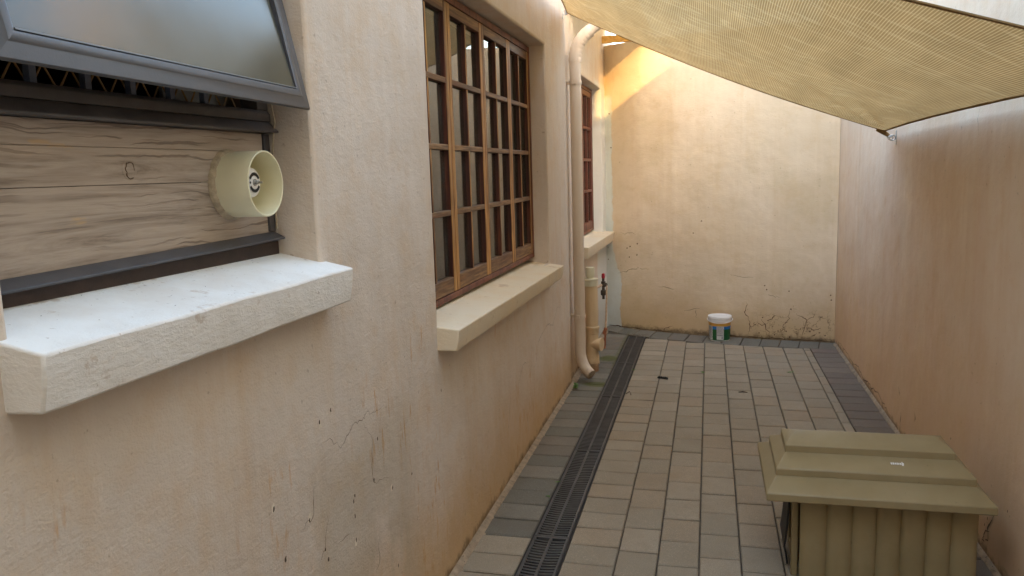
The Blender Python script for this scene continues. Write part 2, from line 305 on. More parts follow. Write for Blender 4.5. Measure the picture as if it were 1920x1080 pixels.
# ------------------------------------------------------------ mesh helpers
def box(bm, x0, x1, y0, y1, z0, z1, mi=0):
    v = [bm.verts.new((x, y, z)) for x in (x0, x1) for y in (y0, y1) for z in (z0, z1)]
    for f in ((0, 1, 3, 2), (4, 6, 7, 5), (0, 4, 5, 1), (2, 3, 7, 6), (0, 2, 6, 4), (1, 5, 7, 3)):
        fc = bm.faces.new([v[i] for i in f]); fc.material_index = mi
    return v
def frame_of(d):
    d = d.normalized(); u = d.cross(Vector((0, 0, 1)) if abs(d.z) < .9 else Vector((1, 0, 0))).normalized(); return u, d.cross(u)
def tube(bm, pts, r, n=20, cap=True, mi=0):
    pts = [Vector(p) for p in pts]; rr = r if isinstance(r, (list, tuple)) else [r]*len(pts); rings = []; u = None
    for i, p in enumerate(pts):
        d = (pts[min(i+1, len(pts)-1)]-pts[max(i-1, 0)])
        if d.length < 1e-9: d = pts[-1]-pts[0]
        d.normalize()
        if u is None: u, v = frame_of(d)
        else: u = (u-d*u.dot(d)).normalized(); v = d.cross(u)
        rings.append([bm.verts.new(p+rr[i]*(math.cos(a)*u+math.sin(a)*v)) for a in [2*math.pi*k/n for k in range(n)]])
    for a, b_ in zip(rings, rings[1:]):
        for k in range(n): bm.faces.new((a[k], a[(k+1) % n], b_[(k+1) % n], b_[k])).material_index = mi
    if cap:
        bm.faces.new(rings[0]).material_index = mi; bm.faces.new(rings[-1]).material_index = mi
    return rings
def lathe(bm, prof, c, n=40, axis='z', mi=0, close=False):
    """prof: list of (radius, height)"""
    c = Vector(c); rings = []
    for r, h in prof:
        ring = []
        for k in range(n):
            a = 2*math.pi*k/n; q = (r*math.cos(a), r*math.sin(a), h)
            if axis == 'x': q = (q[2], q[0], q[1])
            ring.append(bm.verts.new(c+Vector(q)))
        rings.append(ring)
    for a, b_ in zip(rings, rings[1:]):
        for k in range(n): bm.faces.new((a[k], a[(k+1) % n], b_[(k+1) % n], b_[k])).material_index = mi
    if prof[0][0] > 1e-6 and close: bm.faces.new(rings[0]).material_index = mi
    if prof[-1][0] > 1e-6 and close: bm.faces.new(rings[-1]).material_index = mi
def obj(name, bm, mats, parent=None, smooth=None, bevel=None, seg=2, recalc=True):
    if recalc: bmesh.ops.recalc_face_normals(bm, faces=bm.faces)
    me = bpy.data.meshes.new(name); bm.to_mesh(me); bm.free()
    for m in (mats if isinstance(mats, (list, tuple)) else [mats]): me.materials.append(M[m])
    if smooth:
        me.shade_smooth(); me.set_sharp_from_angle(angle=R(smooth))
    o = bpy.data.objects.new(name, me); C.objects.link(o)
    if parent: o.parent = parent
    if bevel:
        mod = o.modifiers.new('bevel', 'BEVEL'); mod.width = bevel; mod.segments = seg; mod.limit_method = 'ANGLE'; mod.angle_limit = R(35); mod.use_clamp_overlap = True
        me.shade_smooth(); me.set_sharp_from_angle(angle=R(50)); mod.harden_normals = False
    return o
def empty(name, label, cat, loc=(0, 0, 0), group=None):
    o = bpy.data.objects.new(name, None); C.objects.link(o); o.location = loc; o.empty_display_size = .1; tag(o, label, cat, group); return o
def tag(o, label, cat, group=None, kind=None):
    if label: o['label'] = label
    if cat: o['category'] = cat
    if group: o['group'] = group
    if kind: o['kind'] = kind
    return o
def adopt(o, p):
    """parent keeping world placement (things are moved only by location)"""
    o.parent = p; o.matrix_parent_inverse = Matrix.Translation(p.location).inverted(); return o
B = bmesh.new

# ------------------------------------------------------------ setting: ground and paving
bm = B(); box(bm, -60, -.7915, -60, 60, -.6, -.014); box(bm, -.6105, 60, -60, 60, -.6, -.014); box(bm, -.7915, -.6105, -60, 60, -.6, -.13); g = obj('ground', bm, 'sand'); g['kind'] = 'structure'
def back_y(x):
    P = [(-1.6, 8.72), (-1.07, 8.515), (-.98, 8.43), (-.845, 8.345), (-.698, 8.27), (-.524, 8.21), (-.34, 8.14), (0, 8.04), (.364, 7.96), (.75, 7.885), (1.15, 7.83), (1.5, 7.80)]
    for (x0, y0), (x1, y1) in zip(P, P[1:]):
        if x <= x1: return y0+(y1-y0)*(x-x0)/(x1-x0)
    return P[-1][1]
def front_line(x):
    P = [(-1.1, 8.28), (-.8, 8.02), (-.61, 7.905), (-.39, 7.822), (-.04, 7.709), (.315, 7.615), (.9, 7.55), (1.2, 7.52)]
    for (x0, y0), (x1, y1) in zip(P, P[1:]):
        if x <= x1: return y0+(y1-y0)*(x-x0)/(x1-x0)
    return P[-1][1]
def brick(bm, lay, quad, mi, j=.0031):
    """one paver: quad = 4 (x, y) corners counter-clockwise"""
    c = Vector((sum(p[0] for p in quad)/4, sum(p[1] for p in quad)/4, 0))
    dz = random.uniform(-.002, .002); tx, ty = random.uniform(-.009, .009), random.uniform(-.010, .010)
    tone = (random.random(), 1.0 if random.random() < .16 else random.random()*.4, random.random(), 1)
    def ins(p, d):
        q = Vector((p[0], p[1], 0)); v = c-q; 
        return q+Vector((math.copysign(min(d, abs(v.x)), v.x), math.copysign(min(d*1.75, abs(v.y)), v.y), 0))
    lv = []
    for d, z in ((j, -.05), (j, -.0045), (j+.004, 0.0)):
        ring = []
        for p in quad:
            q = ins(p, d); ring.append(bm.verts.new((q.x, q.y, z+dz+(q.x-c.x)*tx+(q.y-c.y)*ty)))
        lv.append(ring)
    fs = [bm.faces.new(lv[2])]
    for a, b_ in zip(lv, lv[1:]):
        for k in range(4): fs.append(bm.faces.new((a[k], a[(k+1) % 4], b_[(k+1) % 4], b_[k])))
    for f in fs:
        f.material_index = mi
        for l in f.loops: l[lay] = tone
bm = B(); lay = bm.loops.layers.color.new('tone')
def column(x0, x1, y_start, pitch, mi, y_min=-2.2, top=True, ymax=None):
    y = y_start
    while y+pitch < 8.6: y += pitch
    while y > y_min:
        a, b_ = y, y+pitch
        w0, w1 = random.uniform(-.0035, .0035), random.uniform(-.0035, .0035)
        e0 = front_line(x0)-.004; e1 = front_line(x1)-.004
        if a < min(e0, e1)-.03:
            brick(bm, lay, [(x0, a+w0), (x1, a+w1), (x1, min(b_+w1, e1)), (x0, min(b_+w0, e0))], 0 if (mi == 1 and b_ < 3.40) else mi)
        y -= pitch
P0 = .2333
xs = [-.384+.175*k for k in range(8)]
for k in range(7): column(xs[k], xs[k+1], 4.512 if k % 2 == 0 else (4.647 if k == 1 else 4.65), P0, 0)
for k in range(2, 7, 2): pass
column(xs[7], .903, 4.66, P0, 0)
column(-.612, xs[0], 4.442, .1785, 0)
column(.903, 1.135, 5.281, .1745, 2)
column(-1.03, -.792, 4.468, .1785, 1)
# soldier course along the back wall
x = -1.07
while x < 1.13:
    x1 = min(x+.172, 1.15); s = .055
    f0, f1 = front_line(x-s*0), front_line(x1)
    if not (x1 > -.80 and x < -.60) or True:
        brick(bm, lay, [(x-.02, f0), (x1-.02, f1), (x1+.028, back_y(x1)-.012), (x+.028, back_y(x)-.012)], 1)
    x = x1
pv = obj('paving', bm, ['paver', 'paver_dark', 'paver_plum']); pv['kind'] = 'structure'
# yard paving behind the photographer
bm = B(); lay = bm.loops.layers.color.new('tone')
for i in range(-14, 14):
    for j in range(-16, 0):
        y0 = -2.3+j*.30; brick(bm, lay, [(i*.3, y0), (i*.3+.3, y0), (i*.3+.3, y0+.3), (i*.3, y0+.3)], 0)
yp = obj('yard_paving', bm, ['paver']); yp['kind'] = 'structure'
# mortar haunching along the house wall and rough cement along the side wall
def strip(name, xa, xb, y0, y1, z, mat, n=160, jag=.008, seed=0):
    bm = B(); prev = None
    for i in range(n+1):
        y = y0+(y1-y0)*i/n; q = noise.noise(Vector((y*6, seed, 0)))*jag*2+noise.noise(Vector((y*28, seed, 3)))*jag
        r = [bm.verts.new(p) for p in ((xa, y, z*1.2), (xa+(xb-xa)*.4, y, z+noise.noise(Vector((y*20, 3, seed)))*.003), (xb+q, y, -.004), (xb+q, y, -.03))]
        if prev:
            for k in range(3): bm.faces.new((prev[k], prev[k+1], r[k+1], r[k]))
        prev = r
    o = obj(name, bm, mat, smooth=60); o['kind'] = 'structure'; return o
strip('mortar_edge', -1.07, -1.022, -2, 8.3, .010, 'mortar', seed=1)
strip('cement_edge', 1.16, 1.128, -2, 7.75, .014, 'mortar', seed=5, jag=.012)
# drain channel under the grates
bm = B()
box(bm, -.7912, -.784, -2.2, 7.93, -.128, -.001); box(bm, -.618, -.6108, -2.2, 7.93, -.128, -.001)
ch = obj('drain_channel', bm, 'channel'); ch['kind'] = 'structure'
bm = B(); box(bm, -.7835, -.6185, -2.2, 7.92, -.129, -.118); dbed = obj('drain_bed', bm, 'channel'); dbed['kind'] = 'structure'

# drain grates
def grate(y0, y1, label):
    o = empty('drain_grate', label, 'drain grate', (-.701, y0, 0), 'grates of the channel drain')
    bm = B(); x0, x1, c = -.782, -.620, -.701; e = .0015
    box(bm, x0, x0+.011, y0+e, y1-e, -.012, .003); box(bm, x1-.011, x1, y0+e, y1-e, -.012, .003)
    box(bm, c-.006, c+.006, y0+e+.013, y1-e-.013, -.012, .0028)
    box(bm, x0+.0112, x1-.0112, y0+e, y0+e+.012, -.012, .0025); box(bm, x0+.0112, x1-.0112, y1-e-.012, y1-e, -.012, .0025)
    adopt(obj('rim', bm, 'grate', bevel=.001), o)
    bm = B(); n = int(round((y1-y0-.03)/.0245)); p = (y1-y0-.03)/n; t = .0052
    for i in range(1, n):
        y = y0+.015+i*p
        for s in (-1, 1):
            xa, xb = (x0+.0112, c-.0062) if s < 0 else (c+.0062, x1-.0112)
            pts = [(xa+(xb-xa)*q, y+.009*math.sin(math.pi*q*.5)*(-1) if s < 0 else y-.009*math.cos(math.pi*q*.5)) for q in (0, .34, .67, 1)]
            lo = [[bm.verts.new((px_, py_+dy, z)) for (dy, z) in ((-t, -.010), (-t, .0015), (t, .0015), (t, -.010))] for px_, py_ in pts]
            for a, b_ in zip(lo, lo[1:]):
                for k in range(4): bm.faces.new((a[k], a[(k+1) % 4], b_[(k+1) % 4], b_[k]))
    adopt(obj('slot_bars', bm, 'grate'), o); return o
for (a, b_), l in zip([(1.09, 2.25), (2.25, 3.412), (3.412, 4.58), (4.58, 5.76), (5.76, 6.79), (6.79, 7.91)],
    ['black drain grate nearest the viewer, mostly below the picture', 'black drain grate at the bottom edge of the picture beside two buff pavers',
     'black slotted drain grate left of the kennel, second from the bottom of the picture', 'black slotted drain grate right of the cracked plaster, third from the bottom',
     'black drain grate next to the mouth of the downpipe', 'dusty black drain grate at the far end, touching the back course of pavers']):
    if b_ > 2.9 or True: grate(a, b_, l)

# ------------------------------------------------------------ walls
def wall_solid(bm, us, vs_, holes, T):
    """grid wall with rectangular holes; T(u, v, d) -> point, d 0 front 1 back"""
    def solid(i, j):
        if i < 0 or j < 0 or i >= len(us)-1 or j >= len(vs_)-1: return False
        cu, cv = (us[i]+us[i+1])/2, (vs_[j]+vs_[j+1])/2
        return not any(a < cu < b_ and c < cv < d for a, b_, c, d in holes)
    V = {}
    def v(i, j, d):
        if (i, j, d) not in V: V[(i, j, d)] = bm.verts.new(T(us[i], vs_[j], d))
        return V[(i, j, d)]
    for i in range(len(us)-1):
        for j in range(len(vs_)-1):
            if not solid(i, j): continue
            bm.faces.new((v(i, j, 0), v(i+1, j, 0), v(i+1, j+1, 0), v(i, j+1, 0)))
            bm.faces.new((v(i, j, 1), v(i, j+1, 1), v(i+1, j+1, 1), v(i+1, j, 1)))
            if not solid(i-1, j): bm.faces.new((v(i, j, 0), v(i, j+1, 0), v(i, j+1, 1), v(i, j, 1)))
            if not solid(i+1, j): bm.faces.new((v(i+1, j, 0), v(i+1, j, 1), v(i+1, j+1, 1), v(i+1, j+1, 0)))
            if not solid(i, j-1): bm.faces.new((v(i, j, 0), v(i, j, 1), v(i+1, j, 1), v(i+1, j, 0)))
            if not solid(i, j+1): bm.faces.new((v(i, j+1, 0), v(i+1, j+1, 0), v(i+1, j+1, 1), v(i, j+1, 1)))
def jag_line(pts, seed, sub=5, amp=.012):
    out = []
    for (a, b_), (c, d) in zip(pts, pts[1:]):
        for k in range(sub):
            t = k/sub; q = 0 if k == 0 else 1
            out.append((a+(c-a)*t+q*amp*noise.noise(Vector((seed+a*7+t*9, b_*5, 1)))*1.6, b_+(d-b_)*t+q*amp*noise.noise(Vector((seed+t*8, a*5, 4)))*1.6))
    out.append(pts[-1]); return out
def ribbons(bm, lines, T, wd, mi, amp=.012):
    for s, pts in enumerate(lines):
        P = jag_line(pts, s*3.1, amp=amp); prev = None; n = len(P)
        for i, (u, v) in enumerate(P):
            a = P[max(0, i-1)]; c = P[min(n-1, i+1)]; d = Vector((c[0]-a[0], c[1]-a[1])); d = d.normalized() if d.length else Vector((1, 0))
            w_ = wd*(.35+.9*abs(noise.noise(Vector((i*.9, s*2.3, 0)))))*min(1, .25+2.2*min(i, n-1-i)/n)
            r = (bm.verts.new(T(u-d.y*w_, v+d.x*w_, 0)), bm.verts.new(T(u+d.y*w_, v-d.x*w_, 0)))
            if prev:
                f = bm.faces.new((prev[0], prev[1], r[1], r[0])); f.material_index = mi
            prev = r
def chips(bm, pts, T, r0, mi, tall=1.5):
    for s, (u, v) in enumerate(pts):
        n = 9; vs2 = []
        for k in range(n):
            a = 2*math.pi*k/n; r = r0*(.5+.9*abs(noise.noise(Vector((s*1.7, k*1.3, 2)))))
            vs2.append(bm.verts.new(T(u+r*math.cos(a), v+r*tall*math.sin(a), 0)))
        bm.faces.new(vs2).material_index = mi

CL = [[(2.394, 0.922), (2.321, 0.921), (2.255, 0.942), (2.224, 0.925), (2.161, 0.934), (2.131, 0.918), (2.067, 0.889), (2.005, 0.94), (1.97, 0.942)], [(2.23, 0.917), (2.287, 0.843), (2.272, 0.754), (2.282, 0.697), (2.393, 0.67)], [(1.892, 0.842), (1.875, 0.759), (1.814, 0.753)], [(2.293, 0.518), (2.292, 0.422), (2.256, 0.393)], [(2.01, 0.617), (2.088, 0.61)], [(1.958, 0.728), (1.933, 0.64), (1.894, 0.612)],
 [(5.403, 0.642), (5.355, 0.613), (5.17, 0.657), (4.969, 0.63), (4.854, 0.6), (4.766, 0.474), (4.696, 0.476)], [(5.094, 0.535), (5.138, 0.464)], [(4.554, 0.552), (4.413, 0.561), (4.281, 0.469)], [(4.484, 0.252), (4.515, 0.109)],
 [(5.738, 0.695), (5.513, 0.706), (5.359, 0.614), (5.163, 0.652)], [(5.918, 0.853), (5.99, 0.755)], [(4.1, .50), (4.07, .36), (4.02, .27)]]
CHL = [(2.018, 1.021), (1.949, 1.007), (1.685, 0.864), (1.856, 0.758), (2.283, 0.703), (2.429, 0.617), (2.138, 0.712), (2.128, 0.696), (2.132, 0.647), (2.131, 0.571), (1.933, 0.637), (1.948, 0.6), (1.722, 0.714), (2.444, 0.324), (2.612, 0.598), (2.972, 0.813), (2.329, 0.829)]
CB = [[(0.381, 0.176), (0.394, 0.122), (0.382, 0.038)], [(0.395, 0.094), (0.446, 0.138), (0.433, 0.151)], [(0.381, 0.176), (0.341, 0.257), (0.359, 0.354)], [(0.496, 0.196), (0.535, 0.143), (0.574, 0.036)], [(0.535, 0.15), (0.597, 0.215), (0.634, 0.244)], [(0.7, 0.07), (0.698, 0.152), (0.735, 0.194), (0.752, 0.29)], [(0.808, 0.265), (0.907, 0.202), (0.862, 0.025)], [(0.907, 0.202), (0.979, 0.265)], [(-0.46, 0.003), (-0.432, 0.042), (-0.353, 0.071)], [(-0.547, 0.024), (-0.504, -0.001)], [(-0.151, 0.001), (-0.041, 0.038)], [(0.446, 0.138), (0.535, 0.15)], [(0.921, 0.122), (0.971, 0.097), (1.031, 0.127)], [(1.017, 0.22), (1.04, 0.247)], [(0.948, 0.042), (0.996, 0.085)]]
CBT = [[(-0.248, 0.237), (-0.083, 0.269)], [(-0.124, 0.258), (-.11, .17)], [(-0.936, 0.582), (-0.78, 0.638), (-0.602, 0.64)], [(-.9, 1.02), (-.74, 1.0)], [(.2, .62), (.42, .60)], [(.55, .44), (.66, .41)], [(-.5, .47), (-.34, .45)]]
CHB = [(0.742, 0.477), (-0.831, 0.855), (-0.801, 0.871), (-0.809, 0.761), (-0.726, 0.787), (-0.721, 0.903), (-0.153, 1.025), (0.618, 0.045), (0.724, 0.085), (0.756, 0.033), (0.479, 0.057), (0.764, 0.304), (0.934, 0.095), (0.972, 0.057), (1.02, 0.086), (1.069, 0.062), (1.107, 0.448), (1.115, 0.402), (0.523, 0.524), (0.542, 0.484), (0.508, 0.21), (-0.073, 1.145), (-1.053, 0.848), (-1.049, 0.72), (-1.0, 1.9), (-1.02, 2.25)]
CR = [[(7.619, 0.056), (7.224, 0.068), (6.806, 0.044), (6.596, 0.077), (6.49, 0.056), (6.291, 0.042), (6.11, 0.064), (6.02, 0.053), (5.816, 0.084), (5.653, 0.056), (5.465, 0.039), (5.189, 0.018)], [(5.147, 0.145), (5.13, 0.045)], [(4.813, 0.248), (4.804, 0.195)], [(5.22, 0.29), (5.195, 0.237)], [(3.478, 0.226), (3.542, 0.148), (3.59, 0.076), (3.613, 0.029)], [(3.528, 0.126), (3.568, 0.065)]]

house = empty('house', 'peach plastered house with three windows along the left of the passage', 'house', (-1.3, 3, 0))
XN, XF, YS = -1.055, -1.07, 6.08
W1 = (.99, 2.02, 1.44, 2.56); W2 = (2.968, 5.305, 1.055, 2.505); W3 = (6.9, 8.25, 1.02, 2.487)
bm = B()
def TH(u, v, d): return (( XN if u <= YS else XF) if d == 0 else -1.42, u, v)
us = sorted({-3.5, W1[0], W1[1], W2[0], W2[1], YS, YS+.015, W3[0], W3[1], 9.2} | {-1.0}); zs = sorted({-.2, .5, W1[2], W2[2], W3[2], W3[3], W2[3], W1[3], 3.3})
wall_solid(bm, us, zs, [W1, W2, W3], TH)
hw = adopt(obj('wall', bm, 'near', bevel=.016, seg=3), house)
bm = B(); TN = lambda u, v, d: (XN+.0009, u, v)
ribbons(bm, CL, TN, .0017, 0, .008); chips(bm, CHL, TN, .0058, 1, 1.7)
chips(bm, [(1.952, 1.0), (1.686, .868), (1.857, .762), (2.42, .62), (2.128, .563)], lambda u, v, d: (XN+.0006, u, v), .013, 2)
adopt(obj('plaster_cracks', bm, ['crack', 'chip', 'chippale']), house)
# dim room behind the windows
bm = B()
for q in ((-3.2, -3.15, -1, 9.4, .2, 3.4), (-3.15, -1.43, -1.0, -.95, .2, 3.4), (-3.15, -1.43, 9.25, 9.3, .2, 3.4), (-3.15, -1.43, -.95, 9.25, 3.2, 3.25), (-3.15, -1.43, -.95, 9.25, .35, .4), (-3.15, -1.43, 6.3, 6.4, .41, 3.19), (-3.15, -1.43, 2.5, 2.6, .41, 3.19)): box(bm, *q)
adopt(obj('interior_wall', bm, 'interior'), house)
# sills
def sill(x0, x1, y0, y1, zb0, zb1, zt_wall, th, mat, label=None, n=26, seed=0, rough=.004):
    """projecting rough-cast sill, top sloping outward; zb0/zb1 outer top heights at near and far end"""
    bm = B(); prev = None
    prof = [(x0, 0), (XN-.0, .5), (x1-.004, 1), (x1, .95), (x1-.006, .0), (x1-.014, -.04), (x0, -.04)]
    for i in range(n+1):
        t = i/n; y = y0+(y1-y0)*t; zo = zb0+(zb1-zb0)*t; ring = []
        def N(a, b_): return noise.noise(Vector((y*5+a, b_*3, seed)))*rough
        zi = zt_wall+(zb1-zb0)*t
        P = [(x0, zi), (XN, zi+(zo-zi)*(XN-x0)/(x1-x0)), (x1+N(0, 1)*.5, zo+N(0, 1)*.6), (x1-.004+N(2, 3)*.5, zo-th*.5), (x1-.013+N(3, 4), zo-th+N(5, 6)), (XN, zo-th-.002+N(7, 8)), (x0, zo-th)]
        ring = [bm.verts.new((a, y, z)) for a, z in P]
        if prev:
            for k in range(len(P)): bm.faces.new((prev[k], prev[(k+1) % len(P)], ring[(k+1) % len(P)], ring[k]))
        else: bm.faces.new(ring)
        prev = ring
    bm.faces.new(prev)
    o = adopt(obj('window_sill', bm, mat, bevel=.005, seg=2), house)
    if label: o['label'] = label
    return o
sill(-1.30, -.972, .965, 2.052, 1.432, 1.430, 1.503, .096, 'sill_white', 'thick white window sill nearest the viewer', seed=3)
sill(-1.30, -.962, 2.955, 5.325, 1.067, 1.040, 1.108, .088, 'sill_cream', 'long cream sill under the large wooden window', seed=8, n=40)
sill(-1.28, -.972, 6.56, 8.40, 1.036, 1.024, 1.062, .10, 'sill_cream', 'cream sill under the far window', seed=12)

# window 2: four stained casements in a wooden frame
def bars(bm, spec):
    for s in spec: box(bm, *s)
def casement_window(name, y0, y1, z0, z1, xf, bounds, cols, rows, woodm, railm, glassms, label):
    fr = B(); d = .075
    box(fr, xf-d, xf, y0, y0+.03, z0, z1); box(fr, xf-d, xf, y1-.03, y1, z0, z1)
    box(fr, xf-d, xf-.001, y0+.0305, y1-.0305, z1-.034, z1-.0005); box(fr, xf-d, xf-.001, y0+.0305, y1-.0305, z0+.0005, z0+.028)
    win = adopt(obj(name, fr, 'wood_red', bevel=.003), house); win['label'] = label
    for ci, (a, b_) in enumerate(bounds):
        xo = xf-.004; dd = .046; st = .045; zt, zb = z1-.036, z0+.030
        bm = B()
        box(bm, xo-dd, xo, a+.0015, a+st, zb, zt, 0); box(bm, xo-dd, xo, b_-st, b_-.0015, zb, zt, 0)
        box(bm, xo-dd, xo-.0008, a+st+.0003, b_-st-.0003, zt-.052, zt-.001, 1); box(bm, xo-dd, xo-.0008, a+st+.0003, b_-st-.0003, zb+.001, zb+.072, 1)
        pz0, pz1 = zb+.072, zt-.052; n = rows
        for k in range(1, n):
            z = pz0+(pz1-pz0)*k/n; box(bm, xo-dd+.004, xo-.0015, a+st+.0004, b_-st-.0004, z-.013, z+.013, 1)
        for k in range(1, cols):
            y = a+st+(b_-a-2*st)*k/cols
            for r_ in range(n):
                zz0 = pz0+(pz1-pz0)*r_/n+(.0115 if r_ else .0005); zz1 = pz0+(pz1-pz0)*(r_+1)/n-(.0115 if r_ < n-1 else .0005)
                box(bm, xo-dd+.004, xo-.002, y-.0085, y+.0085, zz0, zz1, 0)
        c = obj('casement', bm, [woodm, railm], bevel=.0035); c.parent = win
        gm = B(); xg = xo-.024
        for r_ in range(n):
            for k in range(cols):
                ya = a+st+(b_-a-2*st)*k/cols+(.009 if k else 0)+.0003; yb = a+st+(b_-a-2*st)*(k+1)/cols-(.009 if k < cols-1 else 0)-.0003
                za = pz0+(pz1-pz0)*r_/n+(.011 if r_ else 0)+.0003; zb_ = pz0+(pz1-pz0)*(r_+1)/n-(.011 if r_ < n-1 else 0)-.0003
                tl = [random.uniform(-.0006, .0006) for _ in range(3)]
                v = [gm.verts.new((xg+dx, yy, zz)) for dx, yy, zz in ((tl[0], ya, za), (tl[1], yb, za), (tl[2], yb, zb_), (tl[0]+tl[2]-tl[1], ya, zb_))]; f = gm.faces.new(v); f.normal_update(); (f.normal_flip() if f.normal.x < 0 else None)
        gp = obj('pane', gm, glassms[ci], recalc=False); gp.parent = win
    return win
casement_window('window', 2.975, 5.30, 1.10, 2.492, -1.160, [(3.006, 3.583), (3.583, 4.160), (4.160, 4.735), (4.735, 5.268)], 2, 4, 'wood', 'wood_h', ['glass', 'glass', 'glass', 'glass_dark'], 'large stained wooden window of four small-paned casements')
casement_window('window', 6.91, 8.245, 1.058, 2.480, -1.165, [(6.942, 7.61), (7.61, 8.213)], 2, 4, 'wood_red', 'wood_red', ['glass_dark', 'glass_dark'], 'red-brown wooden window behind the downpipe')

# window 1: plank panel, dark frame, bars and a top-hung sash
X1 = -1.19
bm = B()
box(bm, X1-.05, X1+.012, .995, 2.015, 1.440, 1.512)                 # base
w1 = adopt(obj('window', bm, 'black_frame', bevel=.003), house); w1['label'] = 'charcoal framed window with top-hung frosted sash and plank panel'
bm = B()
v = [(X1+.034, 1.516), (X1+.034, 1.521), (X1+.002, 1.537), (X1-.03, 1.537), (X1-.03, 1.516)]
def extr(bm, prof, y0, y1, dz=0):
    a = [bm.verts.new((x, y0, z-dz)) for x, z in prof]; b_ = [bm.verts.new((x, y1, z)) for x, z in prof]; n = len(prof)
    for k in range(n): bm.faces.new((a[k], a[(k+1) % n], b_[(k+1) % n], b_[k]))
    bm.faces.new(a); bm.faces.new(b_)
extr(bm, v, .996, 2.014, .014)
o = obj('bottom_track', bm, 'slate', bevel=.0015); adopt(o, house)
bm = B()
box(bm, X1-.05, X1+.004, 1.990, 2.0185, 1.538, 1.806); box(bm, X1-.05, X1+.004, .992, 1.016, 1.538, 1.806)
extr(bm, [(X1+.036, 1.808), (X1+.036, 1.813), (X1+.010, 1.838), (X1-.04, 1.838), (X1-.04, 1.808)], .994, 2.016)
extr(bm, [(X1+.014, 1.8385), (X1+.014, 1.860), (X1+.006, 1.869), (X1-.04, 1.869), (X1-.04, 1.8385)], .994, 2.016)
box(bm, X1-.045, X1+.006, 1.965, 2.0182, 1.8695, 2.55); box(bm, X1-.045, X1+.006, .992, 1.03, 1.8695, 2.55); box(bm, X1-.045, X1+.005, 1.0305, 1.9645, 2.49, 2.55)
o = obj('frame', bm, 'dark_frame', bevel=.002); adopt(o, house); 
bm = B()
for i, (z0, z1) in enumerate(((1.508, 1.6805), (1.6815, 1.757), (1.7575, 1.8065))):
    box(bm, X1-.035, X1-.002+.0012*(i % 2), 1.017, 1.989, z0, z1)
pp = adopt(obj('plank_panel', bm, 'plank', bevel=.0012), house)
# knot and filler patch on the planks
bm = B(); lathe(bm, [(.0, .002), (.012, .0022), (.016, .0005), (.020, .0016), (.023, 0)], (X1-.0005, 1.457, 1.712), 18, 'x'); o = obj('knot', bm, 'plank', smooth=60); o.parent = pp
bm = B(); rg_ = []
for k in range(26):
    a = 2*math.pi*k/26; q = noise.noise(Vector((math.cos(a)*2, math.sin(a)*2, 1)))*.004; rg_.append((X1+.0012, 1.457+(.0125+q)*math.cos(a), 1.710+(.0175+q)*math.sin(a)))
tube(bm, rg_[:23], .0011, 6); o = obj('knot_ring', bm, 'crack'); o.parent = pp; 
bm = B()
for y in (1.115, 1.248, 1.384, 1.513, 1.644, 1.772): box(bm, X1-.030, X1-.016, y-.008, y+.008, 1.8692, 2.489)
o = obj('burglar_bars', bm, 'steel_bar'); adopt(o, house)
bm = B()
ys = [1.03+.034*i for i in range(28)]
for k in range(6):
    for i, y in enumerate(ys[:-1]):
        za, zb = (1.865+.05*k, 1.915+.05*k) if (i+k) % 2 else (1.915+.05*k, 1.865+.05*k)
        tube(bm, [(X1-.045, y, za), (X1-.045, y+.034, zb)], .0022, 6, False)
o = obj('trellis_mesh', bm, 'brass_mesh'); adopt(o, house)
bm = B(); box(bm, X1-.11, X1-.10, 1.72, 1.98, 1.80, 2.3); adopt(obj('blind', bm, 'curtain'), house)
# sealant run and wire up the reveal
bm = B(); tube(bm, [(X1+.010, 2.013, 1.545), (X1+.012, 2.012, 1.65), (X1+.016, 2.008, 1.74), (X1+.024, 2.004, 1.795), (X1+.030, 2.008, 1.84), (X1+.018, 2.012, 1.9), (X1+.012, 2.013, 2.2), (X1+.010, 2.013, 2.5)], .0026, 8)
adopt(obj('cable', bm, 'sealant', smooth=60), house)
# sash: bottom swings out, hinged at the top
bx, bz = -1.034, 1.864; tx_, tz = -1.178, 2.545
up = Vector((tx_-bx, 0, tz-bz)); H = up.length; up.normalize(); nrm = Vector((up.z, 0, -up.x))   # outward normal
def SP(y, h, d): return Vector((bx, y, bz+(1.982-y)*.012))+up*h+nrm*d
def sbox(bm, y0, y1, h0, h1, d0, d1):
    v = [bm.verts.new(SP(y, h, d)) for y in (y0, y1) for h in (h0, h1) for d in (d0, d1)]
    for f in ((0, 1, 3, 2), (4, 6, 7, 5), (0, 4, 5, 1), (2, 3, 7, 6), (0, 2, 6, 4), (1, 5, 7, 3)): bm.faces.new([v[i] for i in f])
def sring(bm, y0, y1, h0, h1, prof):
    """mitred frame: prof = list of (inset, depth)"""
    rings = []
    for q, d in prof:
        rings.append([bm.verts.new(SP(*p, d)) for p in ((y0+q, h0+q), (y1-q, h0+q), (y1-q, h1-q), (y0+q, h1-q))])
    for a, b_ in zip(rings, rings[1:]+rings[:1]):
        for k in range(4): bm.faces.new((a[k], a[(k+1) % 4], b_[(k+1) % 4], b_[k]))
sy0, sy1 = 1.006, 1.982
bm = B(); sring(bm, sy0, sy1, 0, H, [(0, -.010), (0, -.004), (.002, -.0012), (.030, .0), (.0315, .0010), (.044, .0012), (.050, -.001), (.050, -.010)])
sash = obj('sash', bm, 'alu', bevel=.0012); adopt(sash, house)
bm = B(); sring(bm, sy0, sy1, 0, H, [(.0502, -.012), (.0502, -.004), (.0525, -.004), (.0545, -.010), (.0545, -.012)]); o = obj('glazing_bead', bm, 'alu2'); o.parent = sash
bm = B(); sbox(bm, sy0+.0505, sy1-.0505, .0505, .0535, -.0038, .0012); o = obj('bead_edge', bm, 'alubright'); o.parent = sash
